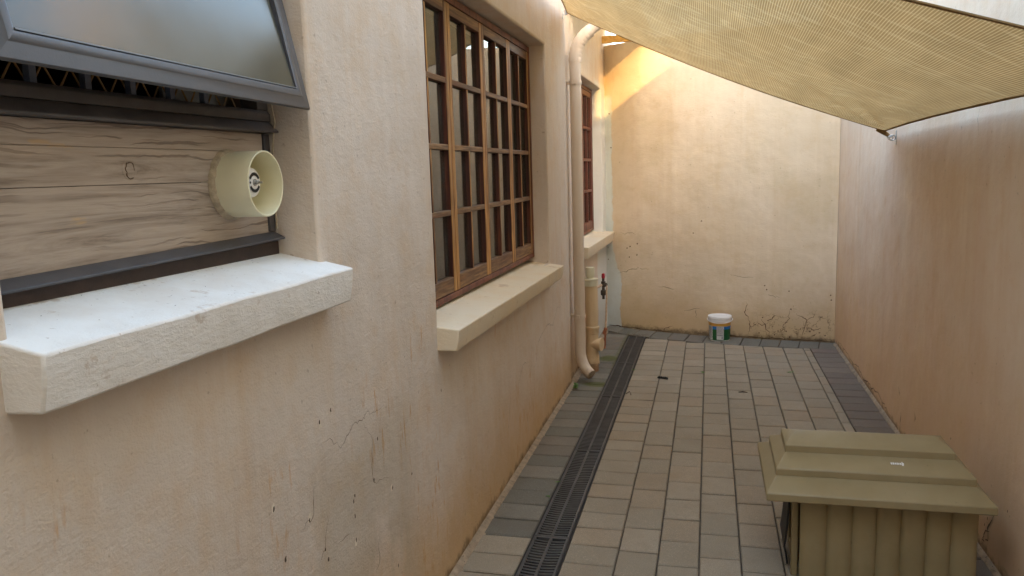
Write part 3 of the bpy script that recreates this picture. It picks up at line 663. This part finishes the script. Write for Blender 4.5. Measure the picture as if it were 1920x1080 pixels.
bm = B(); v = [bm.verts.new(SP(y, h, d+e)) for y in (sy0+.053, sy1-.053) for h, d in ((.0535, -.004), (H-.053, -.024)) for e in (-.004, 0)]
for f in ((0, 1, 3, 2), (4, 6, 7, 5), (0, 4, 5, 1), (2, 3, 7, 6), (0, 2, 6, 4), (1, 5, 7, 3)): bm.faces.new([v[i] for i in f])
if True: pass; o = obj('frosted_pane', bm, 'frost'); o.parent = sash
# eave over the far part of the house
bm = B(); n = 40; prev = None
for i in range(n+1):
    y = YS+.1+(8.62-YS-.1)*i/n; dz = .008*math.sin(i*math.pi)  # gentle
    r = [bm.verts.new(p) for p in ((-1.45, y, 3.20+.006*(i % 2)), (-.66, y, 3.035+.006*(i % 2)), (-.66, y, 3.031+.006*(i % 2)), (-1.45, y, 3.196+.006*(i % 2)))]
    if prev:
        for k in range(4): bm.faces.new((prev[k], prev[(k+1) % 4], r[(k+1) % 4], r[k]))
    prev = r
adopt(obj('eave_sheet', bm, 'sheet'), house)
for y in (6.35, 7.45, 8.36):
    bm = B(); box(bm, -1.40, -.68, y, y+.045, 2.95, 3.02); adopt(obj('rafter', bm, 'timber', bevel=.002), house)
bm = B(); box(bm, -.68, -.655, YS+.1, 8.5, 2.955, 3.028); adopt(obj('fascia', bm, 'timber', bevel=.002), house)
bm = B(); prev = None
for y in (YS+.08, 8.45):
    r = [bm.verts.new((-.60+.05*math.cos(a), y, 2.995+.05*math.sin(a))) for a in [math.pi+math.pi*k/10 for k in range(11)]]+[bm.verts.new((-.60+.047*math.cos(a), y, 2.995+.047*math.sin(a))) for a in [2*math.pi-math.pi*k/10 for k in range(11)]]
    if prev:
        for k in range(len(r)): bm.faces.new((prev[k], prev[(k+1) % len(r)], r[(k+1) % len(r)], r[k]))
    prev = r
adopt(obj('gutter', bm, 'down', smooth=40), house)

# back wall (slightly bowed) and side wall
bw = empty('back_wall', 'cream plastered wall closing the far end, cracked at its foot, with a bucket before it', 'wall', (0, 8.1, 0))
bm = B(); xs_ = [-1.75+i*.05 for i in range(66)]; zs = [-.2, .5, 1.2, 2.0, 2.94]
wall_solid(bm, xs_, zs, [], lambda u, v, d: (u, back_y(u)+(.24 if d else 0), v))
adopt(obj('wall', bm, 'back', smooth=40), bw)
TB = lambda u, v, d: (u, back_y(u)-.0012, v)
bm = B(); ribbons(bm, CB, TB, .0055, 0, .02); ribbons(bm, CBT, TB, .003, 1, .02); chips(bm, CHB, TB, .010, 0, 1.0)
# dark gap along the foot of the wall
ribbons(bm, [[(x0, .006), (x0+.12, .012), (x0+.25, .006)] for x0 in (-1.05, -.85, -.62, .1, .3, .5, .72, .88)], TB, .009, 0, .008)
adopt(obj('plaster_cracks', bm, ['crack', 'chip']), bw)
bm = B(); box(bm, -1.02, 1.1, 8.33-.02, 8.33+.03, 2.945, 2.946)
bm.free()
sw = empty('side_wall', 'tall pinkish plastered boundary wall along the right of the passage', 'wall', (1.3, 3, 0))
bm = B()
wall_solid(bm, [-4.5, 1.0, 2.7, 4.8, 9.2], [-.2, .6, 1.5, 3.66, 4.5, 6.2], [(2.7, 4.8, 3.66, 4.5), (2.7, 4.8, 4.5, 6.2), (4.8, 9.2, 4.5, 6.2)], lambda u, v, d: (1.15 if d == 0 else 1.40, u, v))  # taller end sections added out of view to block sun and fill reflections
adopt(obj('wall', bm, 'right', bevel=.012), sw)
TR = lambda u, v, d: (1.1488, u, v)
bm = B(); ribbons(bm, CR, TR, .0065, 0, .018); chips(bm, [(3.345, .298), (4.12, .331), (3.56, .17), (3.59, .13)], TR, .006, 0)
ribbons(bm, [[(7.79, 0.0), (7.80, .8), (7.785, 1.5), (7.80, 2.3)]], TR, .011, 1, .006)
ribbons(bm, [[(3.95, 1.91), (3.965, 1.84), (3.94, 1.78)]], TR, .0016, 0, .01)
adopt(obj('plaster_cracks', bm, ['crack', 'sealgreen']), sw)

rw_ = empty('added_rear_wall', 'tall added wall behind the viewer, outside the picture, blocking low sky light', 'wall', (0, -1.6, 0))
bm = B(); box(bm, -1.6, 1.6, -1.85, -1.6, -.2, 6.2); adopt(obj('wall', bm, 'right', bevel=.01), rw_)  # wall added behind the viewer to keep low sky light out

# added unseen filter on two poles that dims and tints the sun patch
b = NB('added_sun_filter'); tp = b.n.new('ShaderNodeBsdfTransparent'); b.L(b.mix(b.ramp(b.noise(2.2, 4, .6), [(.35, 0.0), (.65, 1.0)]), (.12, .095, .052, 1), (.24, .19, .108, 1)), tp.inputs[0])
df = b.n.new('ShaderNodeBsdfTranslucent'); df.inputs[0].default_value = (.3, .24, .14, 1); ad = b.n.new('ShaderNodeAddShader'); b.L(tp.outputs[0], ad.inputs[0]); b.L(df.outputs[0], ad.inputs[1]); b.L(ad.outputs[0], b.out.inputs[0]); M['filter_sheet'] = b.m
sn = empty('added_sun_filter', 'added sheet on two poles outside the picture, dimming and tinting the sun', 'sun filter', (6, -9, 0))
cn = Vector((-.6, 8.0, 2.6))+SUN*20; u_ = Vector((SUN.y, -SUN.x, 0)).normalized(); w_ = SUN.cross(u_)
bm = B(); bm.faces.new([bm.verts.new(cn+u_*a+w_*c) for a, c in ((-3.5, -2.2), (3.5, -2.2), (3.5, 2.2), (-3.5, 2.2))]); adopt(obj('filter_sheet', bm, 'filter_sheet'), sn)
for a in (-3.45, 3.45):
    bm = B(); q = cn+u_*a; tube(bm, [(q.x, q.y, 0), (q.x, q.y, cn.z+2.2)], .05, 12); adopt(obj('added_filter_pole', bm, 'galv', smooth=50), sn)

# ------------------------------------------------------------ shade sail
def bez(a, c, b_, t): return a*(1-t)**2+c*2*t*(1-t)+b_*t*t
Lc = Vector((-1.02, 5.99, 2.823)); Rc = Vector((1.088, 5.60, 1.868)); C3 = Vector((1.10, 2.29, 1.887)); C4 = Vector((-1.0, 3.541, 2.883))
mLR = (Lc+Rc)/2+Vector((.13, -.268, -.173)); mR3 = Vector((1.09, 4.15, 1.915)); m43 = Vector((-.21, 3.513, 2.617)); mL4 = Vector((-.886, 4.619, 2.839))
def sail_pt(u, v):
    """u: left to right, v: far edge (L-R) to near edge (4-3)"""
    e0 = bez(Lc, mLR, Rc, u); e1 = bez(C4, m43, C3, u); f0 = bez(Lc, mL4, C4, v); f1 = bez(Rc, mR3, C3, v)
    p = e0*(1-v)+e1*v+f0*(1-u)+f1*u-(Lc*(1-u)*(1-v)+Rc*u*(1-v)+C4*(1-u)*v+C3*u*v)
    w_ = 16*u*(1-u)*v*(1-v)
    # tension wrinkles fanning out of the corners
    def fan(c, k, amp):
        d = p-c; r = math.hypot(d.x, d.y); a = math.atan2(d.y, d.x); return amp*math.sin(a*k)*math.exp(-r*1.1)*min(1, r*4)
    wr = fan(Lc, 26, .020)+fan(Rc, 22, .020)+.010*noise.noise(Vector((p.x*2, p.y*3, 0)))+.006*noise.noise(Vector((p.x*7, p.y*2.5, 4)))
    edge = min(1, 8*min(u, 1-u, v, 1-v)+.12)
    return p+Vector((0, 0, -.05*w_+wr*edge))
sail = empty('shade_sail', 'tan woven shade sail stretched over the passage between the two walls', 'shade sail', (0, 4.5, 2.4))
bm = B(); n = 90; G = [[bm.verts.new(sail_pt(i/n, j/n)) for j in range(n+1)] for i in range(n+1)]
for i in range(n):
    for j in range(n): bm.faces.new((G[i][j], G[i+1][j], G[i+1][j+1], G[i][j+1]))
adopt(obj('cloth', bm, 'sail', smooth=180), sail)
def hem(pts, inward, wd_=.016):
    bm = B(); prev = None
    for i, (p, q) in enumerate(zip(pts, inward)):
        d = (q-p).normalized(); w_ = wd_*(.8+.35*noise.noise(Vector((i*.35, 2, 0))))
        r = [bm.verts.new(x) for x in (p-d*.002+Vector((0, 0, .002)), p+d*w_+Vector((0, 0, .0025)), p+d*w_-Vector((0, 0, .0035)), p-d*.002-Vector((0, 0, .0035)))]
        if prev:
            for k in range(4): bm.faces.new((prev[k], prev[(k+1) % 4], r[(k+1) % 4], r[k]))
        else: bm.faces.new(r)
        prev = r
    bm.faces.new(prev); adopt(obj('hem', bm, 'hem', smooth=50), sail)
N = 60
for fn in (lambda t: (sail_pt(t, 0), sail_pt(.5+(t-.5)*.96, .03)), lambda t: (sail_pt(t, 1), sail_pt(.5+(t-.5)*.96, .97)), lambda t: (sail_pt(1, t), sail_pt(.97, .5+(t-.5)*.96)), lambda t: (sail_pt(0, t), sail_pt(.03, .5+(t-.5)*.96))):
    a = [fn(i/N) for i in range(N+1)]; hem([x[0] for x in a], [x[1] for x in a], .03 if a[0][0].y < 4 and a[-1][0].y < 4 else .013)
def torus(bm, c, axis, r, t, n=20, k=8, sx=1.0):
    u, v = frame_of(Vector(axis)); c = Vector(c); rings = []
    for i in range(n):
        a = 2*math.pi*i/n; d = u*math.cos(a)*sx+v*math.sin(a); dn = d.normalized(); ce = c+d*r
        rings.append([bm.verts.new(ce+t*(math.cos(b_)*dn+math.sin(b_)*Vector(axis).normalized())) for b_ in [2*math.pi*j/k for j in range(k)]])
    for i in range(n):
        a, b2 = rings[i], rings[(i+1) % n]
        for j in range(k): bm.faces.new((a[j], a[(j+1) % k], b2[(j+1) % k], b2[j]))
def hook(wx, c, corner, label):
    s = 1 if wx > 0 else -1
    e = empty('sail_hook', label, 'hook', (wx, c[1], c[2]), 'wall hooks of the shade sail')
    bm = B(); box(bm, wx-s*.004, wx+s*.0, c[1]-.016, c[1]+.016, c[2]-.045, c[2]+.045); adopt(obj('wall_plate', bm, 'galv', bevel=.001), e)
    bm = B(); p = Vector((wx, c[1], c[2])); torus(bm, p+Vector((-s*.022, 0, 0)), (0, 1, 0), .017, .0035); adopt(obj('eye', bm, 'galv', smooth=60), e)
    d = (corner-(p+Vector((-s*.03, 0, 0)))); bm = B(); m = p+Vector((-s*.034, 0, 0))
    k = max(1, int(round(d.length/.030)))
    for i in range(k+1):
        torus(bm, m+d*(i/(k+.6)), (0, 0, 1) if i % 2 else (0, 1, 0), .014, .003, sx=1.0)
    adopt(obj('shackle', bm, 'galv', smooth=60), e)
    return e
hook(XN, (0, 6.0, 2.828), Lc, 'steel eye plate on the house wall just left of the downpipe holding the sail')
hook(1.15, (0, 5.56, 1.822), Rc+Vector((.022, -.03, -.036)), 'steel eye plate and shackle on the right wall holding the low sail corner')
hook(1.15, (0, 2.26, 1.885), C3, 'steel eye plate on the right wall beyond the right edge of the picture')
hook(XN, (0, 3.52, 2.89), C4, 'steel eye plate high on the house wall above the large wooden window')
bm = B(); tube(bm, [Rc+Vector((-.05, -.012, .012)), Rc+Vector((-.012, -.012, -.006)), Rc+Vector((.012, -.02, -.024)), Rc+Vector((.024, -.03, -.036))], [.012, .016, .013, .008], 10); adopt(obj('corner_loop', bm, 'hem', smooth=60), sail)

# ------------------------------------------------------------ pipes
dp = empty('downpipe', 'beige painted rainwater downpipe at the step of the house wall', 'downpipe', (-1.0, 6.2, 0))
def arc(p0, p1, p2, n=8):
    p0, p1, p2 = map(Vector, (p0, p1, p2)); return [p0*(1-t)**2+p1*2*t*(1-t)+p2*t*t for t in [i/n for i in range(n+1)]]
XD, YD, rd = -1.001, 6.2, .044
path = arc((-.905, 6.13, .062), (-.985, 6.18, .105), (XD, YD, .225), 8)
bm = B(); tube(bm, path+[(XD, YD, z) for z in (.4, 1.0, 2.0, 2.50)], rd, 28, cap=False)
tube(bm, [Vector(p) for p in path[:1]]+[path[0]+(path[1]-path[0])*.2], rd-.004, 28)
adopt(obj('pipe', bm, 'down', smooth=50), dp)
bm = B(); a = arc((XD, YD, 2.49), (XD, YD, 2.655), (XD+.13, YD, 2.725), 16); rr = [rd+.003+(.0035 if i % 2 else 0) for i in range(17)]
tube(bm, a, rr, 28); adopt(obj('pleated_elbow', bm, 'down', smooth=25), dp)
bm = B(); tube(bm, [(XD+.11, YD, 2.717), (-.60, YD, 2.93)], rd, 28); adopt(obj('offset_pipe', bm, 'down', smooth=50), dp)
for z in (2.343, .526):
    bm = B(); lathe(bm, [(rd+.0005, -.014), (rd+.005, -.014), (rd+.005, .014), (rd+.0005, .014)], (XD, YD, z), 28); box(bm, -1.072, XD-rd+.004, YD-.012, YD+.012, z-.011, z+.011)
    box(bm, XD-.016, XD+.006, YD-rd-.018, YD-rd-.003, z-.012, z+.012)
    adopt(obj('bracket', bm, 'down', smooth=40), dp)
sp = empty('sewer_pipe', 'ochre painted sewer vent pipe with pale plastic cap beside the downpipe', 'pipe', (-.95, 6.5, 0))
cx, cy, r = -.950, 6.5, .054
bm = B(); lathe(bm, [(r, .0), (r, .735)], (cx, cy, 0), 32); adopt(obj('pipe', bm, 'sewer', smooth=50), sp)
bm = B(); lathe(bm, [(r+.001, .062), (r+.009, .064), (r+.011, .075), (r+.007, .082), (r+.005, .135), (r+.001, .150)], (cx, cy, 0), 32)
lathe(bm, [(r+.001, .150), (r+.0015, .34)], (cx, cy, 0), 32)
lathe(bm, [(r+.001, .32), (r+.006, .325), (r+.006, .355), (r+.010, .362), (r+.010, .382), (r+.001, .386)], (cx, cy, 0), 32)
adopt(obj('coupling', bm, 'sewer', smooth=35), sp)
bm = B(); tube(bm, [(cx, cy-.01, .235), (cx+.075, cy-.03, .235)], .046, 28); tube(bm, [(cx+.072, cy-.029, .235), (cx+.088, cy-.033, .235)], .056, 28); adopt(obj('inspection_port', bm, 'sewer', smooth=40), sp)
bm = B(); lathe(bm, [(r+.001, .725), (r+.008, .727), (r+.008, .772), (r+.012, .774), (r+.012, .786), (.030, .788), (.030, .800), (.036, .806), (.038, .812), (.038, .872), (.036, .880), (.0001, .882)], (cx-.006, cy, 0), 32); adopt(obj('cap', bm, 'cap', smooth=35), sp)
tp = empty('water_tap', 'small copper supply pipe with dark valve and red cap at the far corner', 'tap', (-.96, 7.35, 0))
bm = B(); tube(bm, arc((-.925, 7.33, .56), (-.915, 7.33, .62), (-.945, 7.34, .60), 6)[::-1]+[(-.926, 7.33, .5), (-.94, 7.34, .2)], .0085, 12); tube(bm, [(-1.02, 7.3, .585), (-.972, 7.34, .61)], .013, 12); adopt(obj('pipe', bm, 'copper', smooth=50), tp)
bm = B(); tube(bm, [(-.9395, 7.34, .2), (-.956, 7.35, -.01)], .010, 12); tube(bm, [(-.957, 7.34, .14), (-.937, 7.34, .20)], .017, 10); adopt(obj('pipe_foot', bm, 'rust', smooth=50), tp)
bm = B(); lathe(bm, [(.001, .0), (.012, .0), (.012, .03), (.026, .04), (.026, .08), (.014, .09), (.014, .13), (.021, .135), (.021, .165), (.012, .17), (.012, .205)], (-.958, 7.35, .475), 14)
tube(bm, [(-.958, 7.35, .60), (-.925, 7.335, .615)], .017, 12); adopt(obj('valve', bm, 'valve', smooth=40), tp)
bm = B(); lathe(bm, [(.014, 0), (.0165, .01), (.014, .042), (.001, .046)], (-.958, 7.35, .672), 14); adopt(obj('cap', bm, 'redcap', smooth=40), tp)
bm = B(); tube(bm, [(-.93, 7.9, .20), (-.905, 7.9, .20), (-.905, 7.9, .28), (-.93, 7.9, .28)], .005, 8)
bm.free()

# siren in a PVC collar
sc = empty('pipe_siren', 'short cream PVC pipe stub with a white siren inside, fixed through the planks', 'siren', (X1, 1.815, 1.672))
cy, cz = 1.818, 1.672; Rr = .083; Lh = .104
bm = B(); lathe(bm, [(Rr, -.02), (Rr, Lh-.001), (Rr-.001, Lh), (Rr-.0035, Lh), (Rr-.0045, Lh-.001), (Rr-.0045, -.0)], (X1, cy, cz), 64, 'x'); adopt(obj('pipe_collar', bm, 'pvc', smooth=40), sc)
bm = B(); rings = []; nn = 72
for (dr, h) in ((-.001, .016), (.003, .010), (.006, .003), (.007, -.002)):
    rings.append([])
    for k in range(nn):
        a = 2*math.pi*k/nn; j = noise.noise(Vector((math.cos(a)*5, math.sin(a)*5, dr*80)))*.006+noise.noise(Vector((math.cos(a)*14, math.sin(a)*14, dr*80)))*.003
        rings[-1].append(bm.verts.new((X1+max(-.002, h+j*.8), cy+(Rr+dr+max(0, dr)*j*60)*math.cos(a), cz+(Rr+dr+max(0, dr)*j*60)*math.sin(a))))
for a, b_ in zip(rings, rings[1:]):
    for k in range(nn): bm.faces.new((a[k], a[(k+1) % nn], b_[(k+1) % nn], b_[k]))
adopt(obj('sealant_ring', bm, 'sealant', smooth=50), sc)
bm = B(); lathe(bm, [(Rr-.0045, .001), (.0001, .0015)], (X1, cy, cz), 48, 'x'); adopt(obj('back_plate', bm, 'pvc', smooth=40), sc)
cyw, czw = cy+.0, cz+.004
bm = B(); lathe(bm, [(.034, .002), (.038, .012), (.040, .040), (.0395, .056), (.036, .065), (.028, .069), (.012, .0705), (.0001, .071)], (X1, cyw, czw), 40, 'x'); wh = adopt(obj('siren_body', bm, 'white_plastic', smooth=40), sc)
def arcslot(bm, r0, r1, a0, a1, x):
    prev = None
    for i in range(17):
        a = a0+(a1-a0)*i/16; q = [bm.verts.new((x, cyw+r*math.cos(a), czw+r*math.sin(a))) for r in (r0, r1)]
        if prev: bm.faces.new((prev[0], prev[1], q[1], q[0]))
        prev = q
bm = B(); arcslot(bm, .0175, .0255, R(25), R(155), X1+.0712); arcslot(bm, .0175, .0255, R(205), R(335), X1+.0712); 
lathe(bm, [(.0001, .0), (.0032, .0)], (X1+.0716, cyw-.020, czw), 12, 'x')
o = adopt(obj('slots', bm, 'rub'), sc)
bm = B(); lathe(bm, [(.005, 0), (.005, .010), (.003, .011), (.003, .022), (.0001, .0225)], (X1+.0708, cyw+.001, czw), 14, 'x'); lathe(bm, [(.009, 0), (.009, .002), (.001, .0022)], (X1+.0709, cyw+.001, czw), 20, 'x'); adopt(obj('stud', bm, 'screw', smooth=40), sc)

# ------------------------------------------------------------ kennel
kn = empty('dog_kennel', 'olive plastic dog kennel with stepped roof in the bottom right corner', 'kennel', (.68, 3.4, 0))
# roof tiers
def tier(bm, x0, x1, y0, y1, z_lip0, z_lip1, sx, sy, z_top):
    """lip (vertical edge) then sloping faces up to inset rectangle"""
    r = []
    for (a, b_, c, d, z) in ((x0, x1, y0, y1, z_lip0), (x0, x1, y0, y1, z_lip1), (x0+sx, x1-sx, y0+sy, y1-sy, z_top)):
        r.append([bm.verts.new(p) for p in ((a, c, z), (b_, c, z), (b_, d, z), (a, d, z))])
    for a, b_ in zip(r, r[1:]):
        for k in range(4): bm.faces.new((a[k], a[(k+1) % 4], b_[(k+1) % 4], b_[k]))
    bm.faces.new(r[-1]); bm.faces.new(r[0])
bm = B()
tier(bm, .224, 1.037, 3.105, 3.705, .375, .408, .048, .108, .450)
rf = adopt(obj('roof', bm, 'kennel', bevel=.005, seg=3), kn)
bm = B(); tier(bm, .266, .992, 3.203, 3.610, .444, .476, .048, .105, .515); o = obj('roof_tier', bm, 'kennel', bevel=.005, seg=3); o.parent = rf; o.matrix_parent_inverse = Matrix.Identity(4); o.location = (0, 0, 0)
bm = B(); tier(bm, .308, .941, 3.300, 3.510, .508, .541, .046, .098, .572); o = obj('roof_tier', bm, 'kennel', bevel=.005, seg=3); o.parent = rf
# body walls, front face with vertical bulging ribs
bm = B()
RX = [.3615, .4627, .5565, .646, .7343, .8241, .9126, 1.005]
zt = .372; z0 = .0
pts = []
for a, b_ in zip(RX, RX[1:]):
    for t in (0, .04, .10, .3, .5, .7, .9, .96): pts.append((a+(b_-a)*t, 3.205-.016*(1-(2*t-1)**4)))
pts.append((1.005, 3.205))
loop = pts+[(1.005, 3.60), (.3615, 3.60)]
lo = [bm.verts.new((x, y, z0)) for x, y in loop]; hi = [bm.verts.new((x, y, zt)) for x, y in loop]; n = len(loop)
for k in range(n):
    if k == n-1: continue      # left side is built separately, it holds the doorway
    bm.faces.new((lo[k], lo[(k+1) % n], hi[(k+1) % n], hi[k]))
body = adopt(obj('body', bm, 'kennel', smooth=28), kn)
bm = B()
box(bm, .334, .3605, 3.246, 3.275, .0, zt); box(bm, .352, .376, 3.545, 3.599, .0, zt); box(bm, .353, .375, 3.2625, 3.5445, .325, zt-.001); box(bm, .353, .375, 3.2625, 3.5445, 0, .03)
adopt(obj('door_frame', bm, 'kennel', bevel=.004), kn)
bm = B(); prev = None
for i in range(13):
    t = i/12; z = .33-.30*t; x = .328-.004*math.sin(t*3.1)-.034*t*t*t
    if i > 9: x += .01*(i-9)
    r = [bm.verts.new((x-.004, 3.285, z)), bm.verts.new((x+.004, 3.285, z)), bm.verts.new((x+.008, 3.50, z)), bm.verts.new((x, 3.50, z))]
    if prev:
        for k in range(4): bm.faces.new((prev[k], prev[(k+1) % 4], r[(k+1) % 4], r[k]))
    else: bm.faces.new(r)
    prev = r
bm.faces.new(prev); adopt(obj('door_flap', bm, 'flapblack', smooth=40), kn)
# torn remains of a white sticker on the middle tier
bm = B(); sx0, sy0_ = .700, 3.262
def on_slope(x, y): return (x, y, .476+(y-3.203)/.105*.039+.0012)
for i in range(26):
    u = i/25; hh = .016*(.4+.6*abs(noise.noise(Vector((i*.7, 5, 0))))*2) ; xx = sx0+.042*u
    if i % 5 == 3: continue
    yy = sy0_+.003*noise.noise(Vector((i, 0, 0)))
    bm.faces.new([bm.verts.new(on_slope(a, b_)) for a, b_ in ((xx, yy-hh*.5), (xx+.0017, yy-hh*.5), (xx+.0017, yy+hh*.6), (xx, yy+hh*.6))])
bm.faces.new([bm.verts.new(on_slope(a, b_)) for a, b_ in ((.739, 3.253), (.746, 3.251), (.749, 3.266), (.741, 3.274))])
adopt(obj('sticker_remains', bm, 'white_plastic'), kn)

# ------------------------------------------------------------ paint bucket
bx_, by_ = .106, 7.855
bk = empty('paint_bucket', 'small white lidded paint bucket with green and blue label against the back wall', 'bucket', (bx_, by_, 0))
bm = B(); lathe(bm, [(.0001, .004), (.092, .0), (.096, .004), (.104, .195), (.107, .196), (.107, .203), (.104, .204), (.104, .225)], (bx_, by_, 0), 48); adopt(obj('tub', bm, 'bucket', smooth=40), bk)
bm = B(); lathe(bm, [(.109, .214), (.113, .216), (.113, .236), (.110, .241), (.103, .241), (.100, .236), (.0001, .235)], (bx_, by_, 0), 48); adopt(obj('lid', bm, 'bucket', smooth=35), bk)
def rad(z): return .0965+(z-.004)*.0419
def lab(bm, a0, a1, z0, z1, mi, off=.0006, n=10):
    prev = None
    for i in range(n+1):
        a = R(a0+(a1-a0)*i/n); q = [bm.verts.new((bx_+(rad(z)+off)*math.sin(a), by_-(rad(z)+off)*math.cos(a), z)) for z in (z0, z1)]
        if prev: bm.faces.new((prev[0], q[0], q[1], prev[1])).material_index = mi
        prev = q
bm = B()
lab(bm, -100, 100, .010, .118, 0, n=30); lab(bm, -100, 100, .118, .148, 1, n=30); lab(bm, -100, 100, .148, .186, 2, n=30)
lab(bm, -17, 21, .018, .150, 3, .0012); lab(bm, -98, -42, .015, .150, 3, .0012)
o = adopt(obj('label', bm, ['lab_green', 'lab_blue', 'lab_orange', 'lab_white']), bk)
bm = B(); random.seed(11)
for k in range(17):
    z = .146-.0056*k
    if k == 13: continue
    a = -15
    while a < 17:
        w_ = random.uniform(2.0, 6.5); lab(bm, a, min(19.5, a+w_), z-.0013, z+.0013, 0, .0018, 2); a += w_+1.3
lab(bm, -16, 20, .0645, .0665, 0, .0018, 6)
for k in range(22):
    z = .146-.0056*k; a = -92
    while a < -46:
        w_ = random.uniform(2.0, 6.5); lab(bm, a, a+w_, z-.0012, z+.0012, 0, .0018, 2); a += w_+1.5
for k in range(12): lab(bm, 9+k*.75, 9.4+k*.75, .026, .050, 0, .0018, 1)
adopt(obj('label_print', bm, 'ink'), bk)
bm = B(); hp = []
for i in range(25):
    a = R(-95+190*i/24); hp.append((bx_+.118*math.sin(a), by_-.116*math.cos(a), .208-.026*math.cos(a)))
tube(bm, hp, .0035, 8); adopt(obj('handle', bm, 'bucket', smooth=60), bk)

# ------------------------------------------------------------ little things
def weed(x, y, s, label, n=9, flat=.5, group='weeds between the pavers'):
    bm = B(); rnd = random.Random(int((x*31+y*17)*100))
    for k in range(n):
        a = rnd.uniform(0, 2*math.pi); L_ = s*rnd.uniform(.5, 1.1); d = Vector((math.cos(a), math.sin(a), 0)); sd = Vector((-d.y, d.x, 0)); h = flat*L_*rnd.uniform(.3, 1.2)
        p0 = Vector((x, y, .001)); pm = p0+d*L_*.5+Vector((0, 0, h)); p2 = p0+d*L_+Vector((0, 0, h*.7)); w_ = L_*.20
        v = [bm.verts.new(q) for q in (p0, pm+sd*w_, p2, pm-sd*w_)]; bm.faces.new(v)
    return tag(obj('weed', bm, 'leaf'), label, 'weed', group)
weed(-.045, 6.53, .030, 'small green weed in the joint well in front of the bucket', 8)
weed(.645, 6.62, .036, 'small green weed in the joint near the right row of plum pavers', 8)
weed(-1.005, 5.93, .05, 'tuft of grass at the foot of the house wall by the downpipe', 16, 1.0)
weed(-.80, 3.86, .022, 'tiny weed beside the grate, nearer of the two by the drain', 6)
weed(-.795, 4.06, .020, 'tiny weed beside the grate, farther of the two by the drain', 6)
weed(-.602, 6.55, .030, 'bright weed squeezed between the far grate and the pavers', 6)
bm = B(); rnd = random.Random(3)
for k in range(7):
    p = Vector((-.395+.012*k, 6.315-.006*k+rnd.uniform(-.006, .006), .006)); q = p+Vector((rnd.uniform(.01, .03), rnd.uniform(-.012, .012), rnd.uniform(0, .008))); tube(bm, [p, (p+q)/2+Vector((0, 0, .006)), q], [.007, .010, .003], 6)
tag(obj('dead_leaf', bm, 'rub'), 'dark curled dead leaf lying on the buff pavers', 'leaf')
bm = B(); tube(bm, [(-.60, 5.82, .004), (-.575, 5.84, .02), (-.56, 5.80, .004)], .003, 6); tag(obj('twig', bm, 'litter'), 'short bent twig beside the drain grate', 'twig')
bm = B(); tube(bm, [(.22, 5.98, .004), (.25, 5.985, .008), (.285, 5.98, .004)], [.003, .006, .002], 6); tag(obj('dead_leaf', bm, 'litter'), 'small brown dead leaf on a paver joint in mid passage', 'leaf')
bm = B(); rnd = random.Random(9)
def flake(bm, p, s, nz=True):
    a = rnd.uniform(0, 6.28); d = Vector((math.cos(a), math.sin(a), rnd.uniform(-.1, .2)))*s; e = Vector((-math.sin(a), math.cos(a), 0))*s*.28
    bm.faces.new([bm.verts.new(p+q) for q in (-d, e, d, -e)])
for k in range(240):
    flake(bm, Vector((rnd.gauss(-.70, .07), rnd.gauss(7.95, .035), .006+rnd.random()*.010)), rnd.uniform(.004, .013))
for k in range(260):
    x = rnd.uniform(-1.04, 1.13); flake(bm, Vector((x, back_y(x)-abs(rnd.gauss(0, .02))-.006, .004+rnd.random()*.008)), rnd.uniform(.003, .010))
for k in range(260):
    flake(bm, Vector((1.148-abs(rnd.gauss(0, .014)), rnd.uniform(3, 7.8), .012+rnd.random()*.006)), rnd.uniform(.003, .010))
for k in range(200):
    flake(bm, Vector((-1.05+abs(rnd.gauss(0, .02)), rnd.uniform(2.5, 8.2), .016)), rnd.uniform(.002, .007))
tag(obj('litter', bm, 'litter'), 'dry crumbs and leaf litter along the wall feet', 'litter', kind='stuff')
bm = B()
for k in range(110):
    y = rnd.uniform(1.1, 2.0); t = rnd.random()**2; x = -1.165+.17*t; z = 1.503+(1.432-1.503)*((x+1.30)/.328)+.0016
    flake(bm, Vector((x, y, z)), rnd.uniform(.001, .0045))
tag(obj('sill_debris', bm, 'litter'), 'tiny dry crumbs scattered on the white sill', 'litter', kind='stuff')
